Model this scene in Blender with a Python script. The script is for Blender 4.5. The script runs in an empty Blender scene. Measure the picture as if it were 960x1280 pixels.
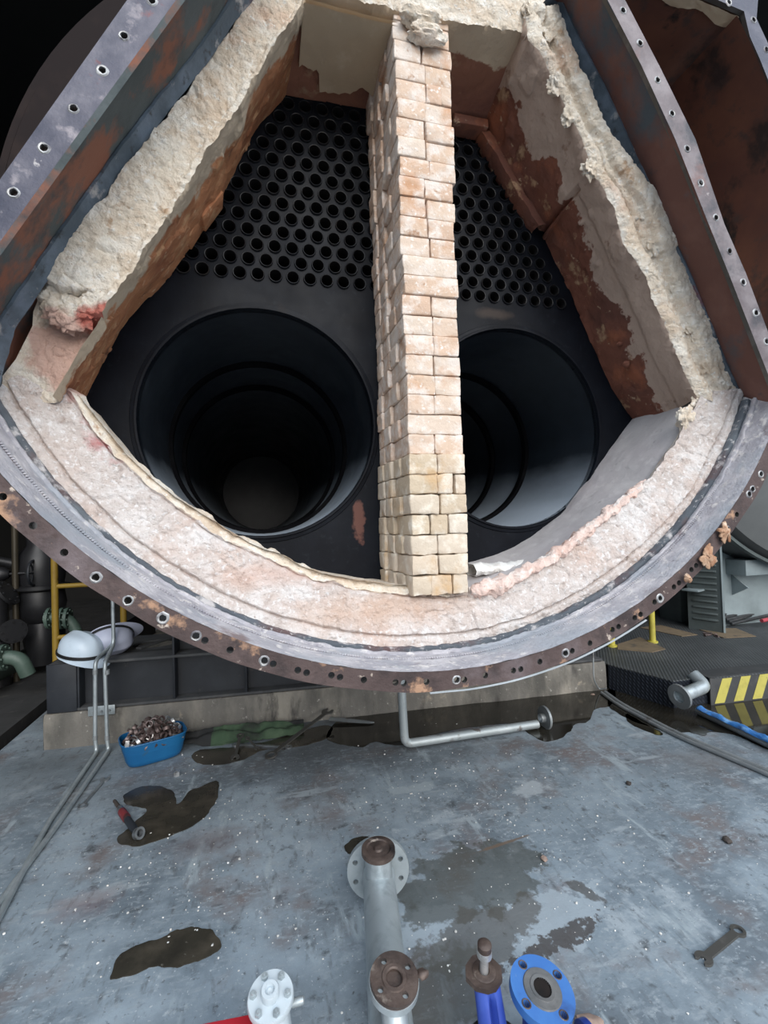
import bpy, bmesh, math, random
from mathutils import Vector, Matrix, noise
R = random.Random(7)
PI = math.pi
S = bpy.context.scene
COL = S.collection

# ------------------------------------------------------------------ camera
F = 590.0                                     # focal length in pixels of a 960 x 1280 frame
W = ((0.96742, -0.25111, -0.03230), (0.02568, -0.02962, 0.99923), (0.25187, 0.96751, 0.02220))   # right, up, forward
C = Vector((-0.69648, -2.36251, 1.42))
ZB = 2.65636                                  # height of the boiler's axis
cam_d = bpy.data.cameras.new('camera'); cam = bpy.data.objects.new('camera', cam_d); COL.objects.link(cam)
cam_d.sensor_fit = 'HORIZONTAL'; cam_d.sensor_width = 36; cam_d.lens = F / 960 * 36
cam_d.clip_start = 0.02; cam_d.clip_end = 200
r_, u_, f_ = [Vector(v).normalized() for v in W]
cam.matrix_world = Matrix(((r_.x, u_.x, -f_.x, C.x), (r_.y, u_.y, -f_.y, C.y), (r_.z, u_.z, -f_.z, C.z), (0, 0, 0, 1)))
S.camera = cam

# ------------------------------------------------------------------ light
wd = bpy.data.worlds.new('world'); S.world = wd; wd.use_nodes = True
bg = wd.node_tree.nodes['Background']
bg.inputs[0].default_value = (0.80, 0.90, 1.0, 1); bg.inputs[1].default_value = 1.0
_n, _l = wd.node_tree.nodes, wd.node_tree.links          # overcast sky: bright overhead, dimmed towards the horizon to darken the deep interior
_tc = _n.new('ShaderNodeTexCoord'); _sp = _n.new('ShaderNodeSeparateXYZ'); _l.new(_tc.outputs['Generated'], _sp.inputs[0])
_cr = _n.new('ShaderNodeValToRGB'); _l.new(_sp.outputs[2], _cr.inputs[0]); _l.new(_cr.outputs[0], bg.inputs[0])
_e = _cr.color_ramp.elements; _e[0].position = .02; _e[0].color = (.10, .11, .12, 1); _e[1].position = .55; _e[1].color = (1.35, 1.55, 1.78, 1)
_x = _cr.color_ramp.elements.new(.22); _x.color = (.80, .90, 1.02, 1)
sun_d = bpy.data.lights.new('sun', 'SUN'); sun_d.energy = 2.1; sun_d.angle = math.radians(50); sun_d.color = (1.0, 0.94, 0.86)
sun = bpy.data.objects.new('sun', sun_d); COL.objects.link(sun)
sun.rotation_euler = Vector((-0.12, 0.90, -0.45)).to_track_quat('-Z', 'Y').to_euler()
S.view_settings.view_transform = 'Standard'; S.view_settings.look = 'None'
S.view_settings.gamma = 1; S.view_settings.use_curve_mapping = False
S.view_settings.exposure = 0.28

# ------------------------------------------------------------------ helpers
def ray(x, y):
    a, b = (x - 480) / F, (640 - y) / F
    return Vector([a * W[0][i] + b * W[1][i] + W[2][i] for i in range(3)])
def atY(x, y, Y): r = ray(x, y); return C + r * ((Y - C.y) / r.y)
def atZ(x, y, Z): r = ray(x, y); return C + r * ((Z - C.z) / r.z)
def atX(x, y, X): r = ray(x, y); return C + r * ((X - C.x) / r.x)
def V(*a): return Vector(a)
def nz(p, s=1.0, o=0.0): return noise.noise(Vector((p[0]*s+o, p[1]*s+o*1.7, p[2]*s-o)))
def fbm(p, s=1.0, o=0.0, oct=4):
    a, t = 1.0, 0.0
    for i in range(oct): t += a * nz(p, s, o + i*3.1); a *= .5; s *= 2.1
    return t
def frame(d, up=None):
    d = Vector(d).normalized()
    up = Vector(up) if up else (V(0,0,1) if abs(d.z) < .9 else V(1,0,0))
    x = up.cross(d).normalized(); y = d.cross(x)
    return x, y, d

class MB:
    def __init__(s): s.v, s.f, s.m = [], [], []
    def add(s, vs, fs, mi=0):
        o = len(s.v); s.v += [Vector(p) for p in vs]
        for f in fs: s.f.append([i + o for i in f]); s.m.append(mi)
        return s
    def grid(s, fn, nu, nv, mi=0, cu=False, cv=False):
        U = nu if cu else nu + 1; Vn = nv if cv else nv + 1
        vs = [fn(i / nu, j / nv) for i in range(U) for j in range(Vn)]
        fs = [(((i) % U)*Vn + j, ((i+1) % U)*Vn + j, ((i+1) % U)*Vn + (j+1) % Vn, (i % U)*Vn + (j+1) % Vn) for i in range(nu) for j in range(nv)]
        m = mi
        o = len(s.v); s.v += [Vector(p) for p in vs]
        for k, f in enumerate(fs):
            s.f.append([i + o for i in f]); s.m.append(m if isinstance(m, int) else m((k // nv) / nu, (k % nv) / nv))
        return s
    def box(s, c, size, rot=None, mi=0, bev=0.0, cuts=0):
        c = Vector(c); h = Vector(size) * .5
        M = rot if rot is not None else Matrix.Identity(3)
        if not bev:
            vs = [c + M @ V(x*h.x, y*h.y, z*h.z) for x in (-1,1) for y in (-1,1) for z in (-1,1)]
            return s.add(vs, [(0,1,3,2),(4,6,7,5),(0,4,5,1),(2,3,7,6),(0,2,6,4),(1,5,7,3)], mi)
        b = min(bev, h.x*.8, h.y*.8, h.z*.8)
        bm = bmesh.new(); bmesh.ops.create_cube(bm, size=1)
        for v in bm.verts: v.co = V(v.co.x*size[0], v.co.y*size[1], v.co.z*size[2])
        bmesh.ops.bevel(bm, geom=list(bm.edges), offset=b, segments=2, affect='EDGES', profile=.5)
        if cuts: bmesh.ops.subdivide_edges(bm, edges=[e for e in bm.edges if e.calc_length() > .02], cuts=cuts, use_grid_fill=True)
        bm.verts.index_update()
        vs = [c + M @ v.co for v in bm.verts]; fs = [[v.index for v in f.verts] for f in bm.faces]; bm.free()
        return s.add(vs, fs, mi)
    def tube(s, pts, r, seg=12, mi=0, cap=True, closed=False, jit=0.0):
        pts = [Vector(p) for p in pts]; n = len(pts)
        rs = r if isinstance(r, (list, tuple)) else [r]*n
        rings = []; px = None
        for i, p in enumerate(pts):
            if closed: d = pts[(i+1) % n] - pts[i-1]
            else: d = pts[min(i+1, n-1)] - pts[max(i-1, 0)]
            d.normalize()
            if px is None: x, y, _ = frame(d)
            else:
                x = (px - d * px.dot(d)).normalized(); y = d.cross(x)
            px = x
            ring = []
            for k in range(seg):
                a = 2*PI*k/seg; q = p + (x*math.cos(a) + y*math.sin(a))*rs[i]
                if jit: q += V(nz(q,40), nz(q,40,5), nz(q,40,9))*jit
                ring.append(q)
            rings.append(ring)
        o = len(s.v)
        for g in rings: s.v += g
        for i in range(n if closed else n-1):
            for k in range(seg):
                a, b = i*seg, ((i+1) % n)*seg
                s.f.append([o+a+k, o+a+(k+1) % seg, o+b+(k+1) % seg, o+b+k]); s.m.append(mi)
        if cap and not closed:
            s.f.append([o+k for k in range(seg)][::-1]); s.m.append(mi)
            s.f.append([o+(n-1)*seg+k for k in range(seg)]); s.m.append(mi)
        return s
    def lathe(s, prof, org=(0,0,0), axis=(0,0,1), seg=32, mi=0, a0=0.0, a1=None, up=None):
        # prof: list of (radius, height along the axis)
        x, y, d = frame(axis, up); org = Vector(org); full = a1 is None
        A1 = 2*PI if full else a1; N = seg if full else seg + 1
        o = len(s.v); n = len(prof)
        for i in range(N):
            a = a0 + (A1 - a0)*i/seg
            for rr, h in prof: s.v.append(org + (x*math.cos(a) + y*math.sin(a))*rr + d*h)
        for i in range(seg):
            j = (i+1) % N
            for k in range(n-1):
                q = [o+i*n+k, o+j*n+k, o+j*n+k+1, o+i*n+k+1]
                s.f.append(q); s.m.append(mi if isinstance(mi, int) else mi[k])
        return s
    def plate(s, outer, holes, to3, th, mi=0, wall=None):
        # flat plate with real holes: 2-D loops, to3(u,v,depth) places them, th = thickness
        bm = bmesh.new(); es = []
        def loop(pts):
            vs = [bm.verts.new((p[0], p[1], 0)) for p in pts]
            for i in range(len(vs)): es.append(bm.edges.new((vs[i-1], vs[i])))
            return vs
        lo = [loop(outer)] + [loop(h) for h in holes]
        bmesh.ops.triangle_fill(bm, use_beauty=True, use_dissolve=False, edges=es, normal=(0,0,1))
        bm.verts.index_update()
        P2 = [(v.co.x, v.co.y) for v in bm.verts]; T = [[v.index for v in f.verts] for f in bm.faces]
        L = [[v.index for v in l] for l in lo]; bm.free(); n = len(P2); o = len(s.v)
        s.v += [to3(a, b, 0) for a, b in P2] + [to3(a, b, th) for a, b in P2]
        for t in T:
            s.f.append([o+i for i in t]); s.m.append(mi); s.f.append([o+n+i for i in t[::-1]]); s.m.append(mi)
        for l in L:
            for i in range(len(l)):
                s.f.append([o+l[i-1], o+l[i], o+n+l[i], o+n+l[i-1]]); s.m.append(mi if wall is None else wall)
        return s
    def ico(s, c, r, sub=2, sc=(1,1,1), rough=0.0, o=0.0, mi=0, rot=None):
        bm = bmesh.new(); bmesh.ops.create_icosphere(bm, subdivisions=sub, radius=1); bm.verts.index_update()
        vs = []
        for v in bm.verts:
            p = v.co.copy(); k = 1 + rough*fbm(p, 1.6, o, 3)
            q = V(p.x*sc[0], p.y*sc[1], p.z*sc[2])*k*r
            vs.append(Vector(c) + (rot @ q if rot is not None else q))
        fs = [[v.index for v in f.verts] for f in bm.faces]; bm.free()
        return s.add(vs, fs, mi)
    def build(s, name, mats, parent=None, smooth=True, ang=40):
        me = bpy.data.meshes.new(name); me.from_pydata([tuple(v) for v in s.v], [], s.f)
        ml = mats if isinstance(mats, (list, tuple)) else [mats]
        for m in ml: me.materials.append(m)
        for i, p in enumerate(me.polygons): p.material_index = min(s.m[i], len(ml)-1)
        bm = bmesh.new(); bm.from_mesh(me); bmesh.ops.recalc_face_normals(bm, faces=bm.faces); bm.to_mesh(me); bm.free()
        if smooth:
            for p in me.polygons: p.use_smooth = True
            me.set_sharp_from_angle(angle=math.radians(ang))
        o = bpy.data.objects.new(name, me); COL.objects.link(o)
        if parent: put(o, parent)
        return o
def put(o, parent):
    o.parent = parent
    q = parent; l = V(0, 0, 0)
    while q: l = l + Vector(q.location); q = q.parent
    o.location = -l
def tag(o, label, cat, group=None, kind=None):
    o['label'] = label; o['category'] = cat
    if group: o['group'] = group
    if kind: o['kind'] = kind
    return o
def thing(name, label, cat, loc=(0,0,0), group=None):
    o = bpy.data.objects.new(name, None); COL.objects.link(o); o.location = loc; o.empty_display_size = .1
    return tag(o, label, cat, group)
def struct(o): o['kind'] = 'structure'; return o

# ------------------------------------------------------------------ materials
def material(name, base, layers=(), rough=.7, metal=0.0, bump=(), spec=.5, rvar=0.0):
    """layers: (colour, scale, lo, hi[, detail, stretch xyz]); bump: (scale, strength, distance)"""
    m = bpy.data.materials.new(name); m.use_nodes = True; nt = m.node_tree; N, L = nt.nodes, nt.links
    b = N['Principled BSDF']; b.inputs['Metallic'].default_value = metal; b.inputs['Roughness'].default_value = rough
    b.inputs['Specular IOR Level'].default_value = spec
    tc = N.new('ShaderNodeTexCoord'); co = tc.outputs['Object']
    def ntex(scale, det=6, st=None, off=0.0, rg=.6):
        src = co
        mp = N.new('ShaderNodeMapping'); L.new(co, mp.inputs[0]); mp.inputs['Location'].default_value = (off, off*.7, -off)
        if st: mp.inputs['Scale'].default_value = st
        t = N.new('ShaderNodeTexNoise'); t.inputs['Scale'].default_value = scale; t.inputs['Detail'].default_value = det
        t.inputs['Roughness'].default_value = rg; L.new(mp.outputs[0], t.inputs['Vector']); return t.outputs['Fac']
    rgb = N.new('ShaderNodeRGB'); rgb.outputs[0].default_value = (*base, 1); cur = rgb.outputs[0]
    for i, ly in enumerate(layers):
        if callable(ly): cur = ly(N, L, cur, co, ntex); continue
        c, sc, lo, hi = ly[:4]; det = ly[4] if len(ly) > 4 else 6; st = ly[5] if len(ly) > 5 else None
        mr = N.new('ShaderNodeMapRange'); L.new(ntex(sc, det, st, 3.3*i + len(name)), mr.inputs[0])
        mr.inputs[1].default_value = lo; mr.inputs[2].default_value = hi
        mx = N.new('ShaderNodeMix'); mx.data_type = 'RGBA'; L.new(mr.outputs[0], mx.inputs[0]); L.new(cur, mx.inputs[6])
        mx.inputs[7].default_value = (*c, 1); cur = mx.outputs[2]
    L.new(cur, b.inputs['Base Color'])
    if rvar:
        mr = N.new('ShaderNodeMapRange'); L.new(ntex(5, 5, None, 40), mr.inputs[0]); mr.inputs[1].default_value = .3; mr.inputs[2].default_value = .7
        mr.inputs[3].default_value = rough - rvar; mr.inputs[4].default_value = rough + rvar; L.new(mr.outputs[0], b.inputs['Roughness'])
    prev = None
    for i, (sc, st, di) in enumerate(bump):
        bp = N.new('ShaderNodeBump'); bp.inputs['Strength'].default_value = st; bp.inputs['Distance'].default_value = di
        L.new(ntex(sc, 8, None, 11*i + 5), bp.inputs['Height'])
        if prev: L.new(prev, bp.inputs['Normal'])
        prev = bp.outputs[0]
    if prev: L.new(prev, b.inputs['Normal'])
    return m
def mathn(N, L, op, a, b):
    n = N.new('ShaderNodeMath'); n.operation = op
    for i, x in enumerate((a, b)):
        if x is None: continue
        if isinstance(x, (int, float)): n.inputs[i].default_value = x
        else: L.new(x, n.inputs[i])
    return n.outputs[0]
def mixc(N, L, fac, cur, c):
    mx = N.new('ShaderNodeMix'); mx.data_type = 'RGBA'; L.new(fac, mx.inputs[0]); L.new(cur, mx.inputs[6]); mx.inputs[7].default_value = (*c, 1); return mx.outputs[2]
def ramp(N, L, v, lo, hi, a=0.0, b=1.0):
    mr = N.new('ShaderNodeMapRange'); L.new(v, mr.inputs[0]); mr.inputs[1].default_value = lo; mr.inputs[2].default_value = hi
    mr.inputs[3].default_value = a; mr.inputs[4].default_value = b; return mr.outputs[0]
def blob(c, cx, cy, rx, ry, soft=.35, ns=6, na=.9, axes=(0, 1), amount=1.0, rot=0.0):
    """a stain or other colour patch with a shape of its own, ragged by noise"""
    def f(N, L, cur, co, ntex):
        sp = N.new('ShaderNodeSeparateXYZ'); L.new(co, sp.inputs[0])
        X = mathn(N, L, 'SUBTRACT', sp.outputs[axes[0]], cx); Yy = mathn(N, L, 'SUBTRACT', sp.outputs[axes[1]], cy)
        cr, sr = math.cos(rot), math.sin(rot)
        A = mathn(N, L, 'ADD', mathn(N, L, 'MULTIPLY', X, cr/rx), mathn(N, L, 'MULTIPLY', Yy, sr/rx))
        B = mathn(N, L, 'ADD', mathn(N, L, 'MULTIPLY', X, -sr/ry), mathn(N, L, 'MULTIPLY', Yy, cr/ry))
        d = mathn(N, L, 'SQRT', mathn(N, L, 'ADD', mathn(N, L, 'MULTIPLY', A, A), mathn(N, L, 'MULTIPLY', B, B)), None)
        n = mathn(N, L, 'MULTIPLY', mathn(N, L, 'SUBTRACT', ntex(ns, 8, None, cx*3+cy), .5), na*2)
        return mixc(N, L, ramp(N, L, mathn(N, L, 'ADD', d, n), 1.0, 1.0 - soft, 0, amount), cur, c)
    return f
def brick_tint(cols, amt=1.0):
    def f(N, L, cur, co, ntex):
        g = N.new('ShaderNodeNewGeometry'); cr = N.new('ShaderNodeValToRGB'); L.new(g.outputs['Random Per Island'], cr.inputs[0])
        e = cr.color_ramp.elements
        while len(e) < len(cols): e.new(.5)
        for i, c in enumerate(cols): e[i].position = i/(len(cols)-1); e[i].color = (*c, 1)
        mx = N.new('ShaderNodeMix'); mx.data_type = 'RGBA'; mx.inputs[0].default_value = amt; L.new(cur, mx.inputs[6]); L.new(cr.outputs[0], mx.inputs[7]); return mx.outputs[2]
    return f
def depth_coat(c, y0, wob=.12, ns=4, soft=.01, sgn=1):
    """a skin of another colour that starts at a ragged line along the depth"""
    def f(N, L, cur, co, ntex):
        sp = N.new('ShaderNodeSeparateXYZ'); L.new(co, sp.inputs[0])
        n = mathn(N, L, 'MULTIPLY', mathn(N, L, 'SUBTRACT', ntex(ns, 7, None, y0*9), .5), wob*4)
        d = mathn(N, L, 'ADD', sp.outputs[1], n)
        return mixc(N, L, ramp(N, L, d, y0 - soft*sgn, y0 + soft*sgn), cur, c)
    return f

M = {}
M['cream'] = material('cream_refractory', (.76,.665,.545), [((.66,.52,.39),3,.42,.68), ((.83,.77,.68),9,.47,.64), ((.56,.42,.30),20,.62,.76), ((.68,.44,.31),2.2,.60,.74), ((.86,.82,.76),45,.56,.68), ((.42,.29,.19),60,.63,.73), ((.50,.34,.22),11,.62,.70,10), blob((.62,.40,.33), -1.36, ZB-.56, .17, .15, .15, 9, .5, (0,2), .9), blob((.46,.11,.08), -1.25, ZB-.44, .10, .07, .4, 12, .9, (0,2), .9)], .95, bump=((9,.4,.03),(34,.7,.02),(120,.8,.008)))
M['pale'] = material('pale_refractory', (.58,.51,.475), [((.60,.45,.38),2.6,.46,.70), ((.70,.66,.64),8,.45,.66), ((.42,.34,.30),24,.56,.72), ((.76,.73,.72),50,.54,.66), ((.42,.34,.31),70,.63,.74),
    blob((.40,.09,.09), -1.22, ZB-.83, .12, .16, .7, 14, 1.2, (0,2), .85), blob((.50,.12,.10), -1.36, ZB-.70, .07, .06, .7, 20, 1.2, (0,2), .5), blob((.56,.36,.25), -.2, ZB-1.6, .5, .10, .8, 5, .8, (0,2), .6), blob((.55,.33,.25), -.62, ZB-1.43, .35, .07, .8, 5, .8, (0,2), .5)], .95, bump=((9,.6,.03),(30,.8,.02),(110,.7,.007)))
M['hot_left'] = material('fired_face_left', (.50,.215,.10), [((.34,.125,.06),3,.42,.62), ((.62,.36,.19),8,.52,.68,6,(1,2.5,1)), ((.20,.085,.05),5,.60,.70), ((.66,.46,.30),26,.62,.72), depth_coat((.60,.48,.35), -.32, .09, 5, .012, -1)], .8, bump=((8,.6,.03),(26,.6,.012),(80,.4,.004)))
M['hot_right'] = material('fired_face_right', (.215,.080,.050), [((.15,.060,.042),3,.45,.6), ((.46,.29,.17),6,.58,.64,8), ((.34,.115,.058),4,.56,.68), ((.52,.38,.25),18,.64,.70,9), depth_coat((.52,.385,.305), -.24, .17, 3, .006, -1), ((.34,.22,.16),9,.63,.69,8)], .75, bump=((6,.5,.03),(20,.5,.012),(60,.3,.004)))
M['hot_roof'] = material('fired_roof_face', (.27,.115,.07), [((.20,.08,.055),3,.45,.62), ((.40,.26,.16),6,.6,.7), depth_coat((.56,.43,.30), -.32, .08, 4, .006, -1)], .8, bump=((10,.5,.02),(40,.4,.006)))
M['roof_tan'] = material('tan_roof_coat', (.56,.43,.29), [((.48,.36,.24),3,.4,.7), ((.62,.5,.36),12,.55,.75)], .85, bump=((12,.3,.01),))
M['worn'] = material('worn_grey_lining', (.50,.475,.475), [((.42,.39,.40),3,.4,.65), ((.58,.555,.55),12,.55,.75), ((.36,.31,.30),2,.6,.75), ((.33,.31,.31),24,.62,.74)], .85, bump=((20,.4,.01),(60,.4,.004)))
M['pink'] = material('pink_insulation', (.66,.45,.38), [((.76,.62,.56),6,.43,.64), ((.52,.29,.22),4,.55,.72), ((.8,.74,.70),20,.56,.68)], .95, bump=((12,.8,.03),(45,.7,.012)))
M['white'] = material('white_insulation', (.74,.73,.71), [((.6,.56,.52),8,.5,.75)], .95, bump=((20,.6,.02),))
M['brick'] = material('fire_brick', (.62,.49,.39), [brick_tint([(.65,.49,.37),(.60,.42,.31),(.69,.57,.47),(.62,.43,.31),(.67,.53,.42)]), ((.74,.65,.58),14,.46,.62), ((.56,.32,.19),6,.56,.72), ((.42,.25,.16),24,.62,.74), ((.80,.74,.69),50,.58,.68)], .93, bump=((12,.5,.012),(40,.6,.008),(110,.4,.003)))
M['brickpale'] = material('yellow_fire_brick', (.68,.57,.42), [brick_tint([(.60,.49,.36),(.54,.43,.31),(.64,.55,.45),(.58,.45,.33)]), ((.78,.71,.61),14,.50,.66), ((.55,.36,.19),7,.57,.76), ((.46,.32,.2),30,.64,.76)], .93, bump=((12,.5,.012),(40,.5,.008),(110,.4,.003)))
def sheet_blob(c, px, py, rx, ry, **k):
    p = atY(px, py, 0); return blob(c, p.x, p.z, rx, ry, **k)
M['sheet'] = material('soot_steel', (.005,.006,.009), [((.009,.011,.016),4,.4,.7), ((.018,.013,.011),3,.66,.8), ((.014,.017,.022),30,.6,.75), sheet_blob((.16,.075,.06), 449, 652, .035, .12, soft=.3, ns=14, na=1.1, axes=(0, 2), amount=.8), sheet_blob((.05,.038,.033), 615, 392, .13, .035, soft=.6, ns=9, na=.8, axes=(0, 2), amount=.8)], .45, .0, spec=.10, bump=((30,.15,.004),), rvar=.1)
M['collar'] = material('tube_end_steel', (.010,.0115,.015), [((.030,.026,.024),8,.5,.8)], .42, .1, spec=.35)
M['bore'] = material('tube_bore', (.010,.009,.009), [((.022,.016,.014),20,.5,.8)], .85, spec=.2)
def flue_dust_skylight(N, L, cur, co, ntex):
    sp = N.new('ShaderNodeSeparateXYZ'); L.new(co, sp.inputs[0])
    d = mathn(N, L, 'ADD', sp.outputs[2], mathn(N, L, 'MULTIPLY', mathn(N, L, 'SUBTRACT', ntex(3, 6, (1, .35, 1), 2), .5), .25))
    return mixc(N, L, ramp(N, L, d, ZB - .84, ZB - 1.20), cur, (.40, .46, .53))       # settled dust plus blue skylight painted in, brighter towards the flue's bottom
M['soot'] = material('black_soot', (.003,.003,.004), [((.007,.007,.008),5,.5,.7)], .8, spec=.05)
M['burner'] = material('burner_ring_scale', (.30,.22,.20), [((.2,.13,.11),8,.5,.7)], .8)
M['flue'] = material('flue_steel', (.012,.016,.022), [((.020,.026,.034),3,.4,.7,6,(1,.3,1)), ((.012,.014,.018),9,.55,.8), flue_dust_skylight], .40, .0, spec=.5, rvar=.1, bump=((40,.08,.003),))
M['dust'] = material('dusty_shell_steel', (.38,.37,.405), [((.54,.52,.545),7,.42,.62), ((.25,.24,.275),3,.53,.72), ((.66,.63,.62),26,.54,.66), ((.22,.17,.17),5,.64,.75), ((.20,.19,.21),45,.62,.72), ((.34,.36,.40),2,.5,.6)], .9, bump=((12,.5,.015),(45,.7,.010),(120,.6,.004)))
M['rustflange'] = material('rusted_flange_steel', (.075,.050,.047), [((.115,.080,.075),4,.4,.65), ((.042,.030,.03),9,.50,.68), ((.42,.25,.16),8,.59,.66,9), ((.17,.135,.14),3,.58,.72), ((.55,.46,.39),22,.64,.70,6)], .68, .2, bump=((30,.6,.008),(90,.4,.003)))
M['blueflange'] = material('bluish_flange_steel', (.060,.060,.085), [((.12,.115,.14),5,.45,.65,8), ((.030,.033,.055),4,.5,.66,8), ((.15,.045,.045),7,.64,.71), ((.22,.20,.22),11,.60,.70,9), ((.5,.47,.46),16,.69,.76)], .45, .35, bump=((12,.3,.008),(40,.4,.005)))
M['brownflange'] = material('purple_brown_flange_steel', (.125,.10,.105), [((.21,.18,.185),6,.42,.62,8), ((.055,.052,.06),6,.52,.66,8), ((.16,.085,.075),4,.60,.70), ((.42,.37,.36),18,.67,.75)], .45, .35, bump=((12,.3,.008),(40,.4,.005)))
M['sideleft'] = material('side_plate_green_rust', (.075,.092,.095), [((.11,.13,.135),4,.45,.7), ((.26,.105,.065),3.2,.52,.60,9), ((.045,.055,.06),7,.55,.72)], .75, .1, bump=((22,.4,.01),))
M['sideright'] = material('side_plate_red_blue', (.15,.068,.055), [((.20,.10,.08),5,.45,.7), ((.065,.088,.11),2.6,.50,.62,9), ((.05,.06,.07),9,.62,.75), ((.085,.115,.14),3,.6,.72)], .68, .1, bump=((24,.35,.008),))
M['box_rust'] = material('smokebox_red_rust', (.105,.042,.030), [((.15,.062,.038),2.5,.42,.62), ((.035,.022,.019),3,.55,.64,8), ((.014,.013,.013),2.2,.59,.63,9), ((.07,.042,.036),12,.55,.7)], .55, .1, bump=((20,.25,.006),))
M['box_dark'] = material('smokebox_dark', (.016,.011,.011), [((.028,.018,.016),4,.5,.7)], .85, spec=.2)
M['barblue'] = material('blue_grey_bar', (.085,.11,.135), [((.16,.20,.25),6,.45,.65), ((.20,.05,.05),4,.60,.68), ((.45,.43,.42),12,.60,.70), ((.05,.055,.06),20,.58,.7)], .6, .2, bump=((30,.5,.008),))
M['ringdark'] = material('retaining_ring_steel', (.085,.10,.12), [((.13,.15,.17),6,.45,.65), ((.12,.075,.075),3,.56,.66), ((.52,.50,.50),9,.56,.64), ((.58,.57,.57),40,.60,.70)], .7, .1, bump=((30,.5,.006),))
M['rustlump'] = material('rust_flake', (.50,.32,.21), [((.34,.16,.085),14,.45,.62), ((.68,.52,.40),25,.52,.66), ((.2,.12,.08),40,.6,.7)], .95, bump=((30,.8,.015),(90,.6,.005)))
M['holerim'] = material('scraped_bright_steel', (.42,.42,.42), [((.15,.14,.15),30,.45,.62)], .5, .5)
M['black_steel'] = material('black_painted_steel', (.016,.019,.025), [((.028,.032,.04),5,.45,.7), ((.06,.055,.05),18,.66,.78)], .55, bump=((40,.1,.003),))
M['dust_black'] = material('dusty_black_steel', (.06,.062,.066), [((.10,.10,.10),8,.45,.7)], .8)
M['concrete'] = material('stained_concrete', (.16,.15,.135), [((.30,.275,.235),4,.45,.66,8,(1,1,.35)), ((.10,.095,.085),3,.5,.66,8,(1,1,.4)), ((.42,.36,.28),7,.62,.72), ((.07,.065,.06),9,.58,.70,8,(1,1,.3)), ((.45,.43,.39),30,.64,.74)], .92, bump=((12,.5,.015),(40,.6,.008)))
fl = []
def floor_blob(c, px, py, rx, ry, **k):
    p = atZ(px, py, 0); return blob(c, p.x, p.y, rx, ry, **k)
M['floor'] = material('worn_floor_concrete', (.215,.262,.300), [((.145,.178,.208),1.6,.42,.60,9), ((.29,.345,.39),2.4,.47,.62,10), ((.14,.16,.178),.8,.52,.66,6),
    ((.18,.16,.16),3.1,.54,.68,9), ((.175,.14,.138),1.3,.60,.74,9), ((.34,.385,.42),5,.60,.68,12), ((.085,.095,.105),11,.60,.70,9), ((.38,.42,.45),24,.63,.72,8), ((.33,.38,.41),11,.60,.68,12,(1,.25,1)), ((.32,.36,.39),9,.62,.68,12,(.25,1,1)), ((.12,.135,.15),30,.56,.72,6,(1,.3,1)), ((.28,.32,.35),55,.52,.70,4,(.5,1,1)), ((.09,.10,.11),40,.62,.72,4), ((.44,.47,.50),70,.64,.70,3),
    floor_blob((.17,.085,.08), 105, 1130, .15, .10, soft=.9, ns=14, amount=.5), floor_blob((.13,.095,.095), 270, 1050, .24, .14, soft=.9, ns=10, amount=.6), floor_blob((.14,.125,.12), 880, 950, .5, .2, soft=.9, ns=4, amount=.5),
    floor_blob((.33,.38,.42), 690, 1142, .22, .12, soft=.16, ns=9, na=1.5, amount=.85), floor_blob((.42,.46,.49), 665, 985, .13, .08, soft=.5, ns=16, na=1.5, amount=.75), floor_blob((.36,.41,.44), 520, 985, .13, .05, soft=.3, ns=12, na=1.4, amount=.7), floor_blob((.33,.38,.42), 545, 1152, .17, .08, soft=.16, ns=10, na=1.5, amount=.85),
    floor_blob((.070,.073,.064), 590, 1098, .34, .19, soft=.10, ns=8, na=1.0, rot=.15, amount=.74), floor_blob((.085,.077,.066), 590, 1172, .30, .10, soft=.14, ns=10, na=1.3, rot=.2, amount=.72), floor_blob((.080,.078,.068), 560, 1240, .20, .12, soft=.2, ns=9, na=1.2, rot=.2, amount=.72),
    floor_blob((.16,.115,.085), 630, 1054, .17, .010, soft=.4, ns=18, na=.9, rot=.12, amount=.9), floor_blob((.07,.062,.06), 705, 1170, .2, .035, soft=.2, ns=22, na=1.9, rot=.2, amount=.9), floor_blob((.08,.075,.07), 725, 1110, .025, .10, soft=.3, ns=20, na=1.8, rot=.5, amount=.8),
    floor_blob((.075,.078,.080), 520, 890, 1.9, .75, soft=.9, ns=4, na=.7, amount=.8), floor_blob((.09,.10,.105), 60, 960, .5, .5, soft=.9, ns=4, na=.5, amount=.6)],  # broad soft dark patch before the plinth, another at the far left
    .60, bump=((6,.2,.01),(25,.3,.006),(90,.35,.003)), rvar=.14)
M['floor_dark'] = material('dark_floor_slab', (.045,.045,.046), [((.025,.025,.026),3,.45,.65), ((.075,.072,.07),9,.58,.7)], .9, bump=((20,.2,.005),))
M['water'] = material('oily_water', (.020,.018,.014), [((.035,.031,.024),6,.45,.7)], .06, spec=.6, bump=((3,.03,.004),))
M['damp'] = material('shallow_dirty_water', (.040,.036,.028), [((.07,.06,.046),8,.45,.66), ((.022,.02,.017),4,.5,.7), ((.14,.13,.11),30,.66,.72)], .16, spec=.5, bump=((12,.06,.004),))
M['galv'] = material('galvanised_steel', (.42,.47,.49), [((.52,.57,.59),6,.42,.65), ((.30,.34,.36),12,.5,.7), ((.22,.16,.12),14,.71,.78)], .42, .55, bump=((40,.12,.003),))
M['galv_dull'] = material('dull_galvanised_steel', (.27,.29,.30), [((.36,.38,.39),6,.45,.68), ((.14,.12,.11),10,.60,.72)], .5, .45, bump=((40,.2,.003),))
M['rusty_face'] = material('rusty_flange_face', (.065,.045,.038), [((.13,.095,.08),10,.42,.62), ((.025,.02,.019),7,.50,.66), ((.24,.20,.17),22,.60,.70)], .5, .3, bump=((25,.6,.006),))
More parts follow.
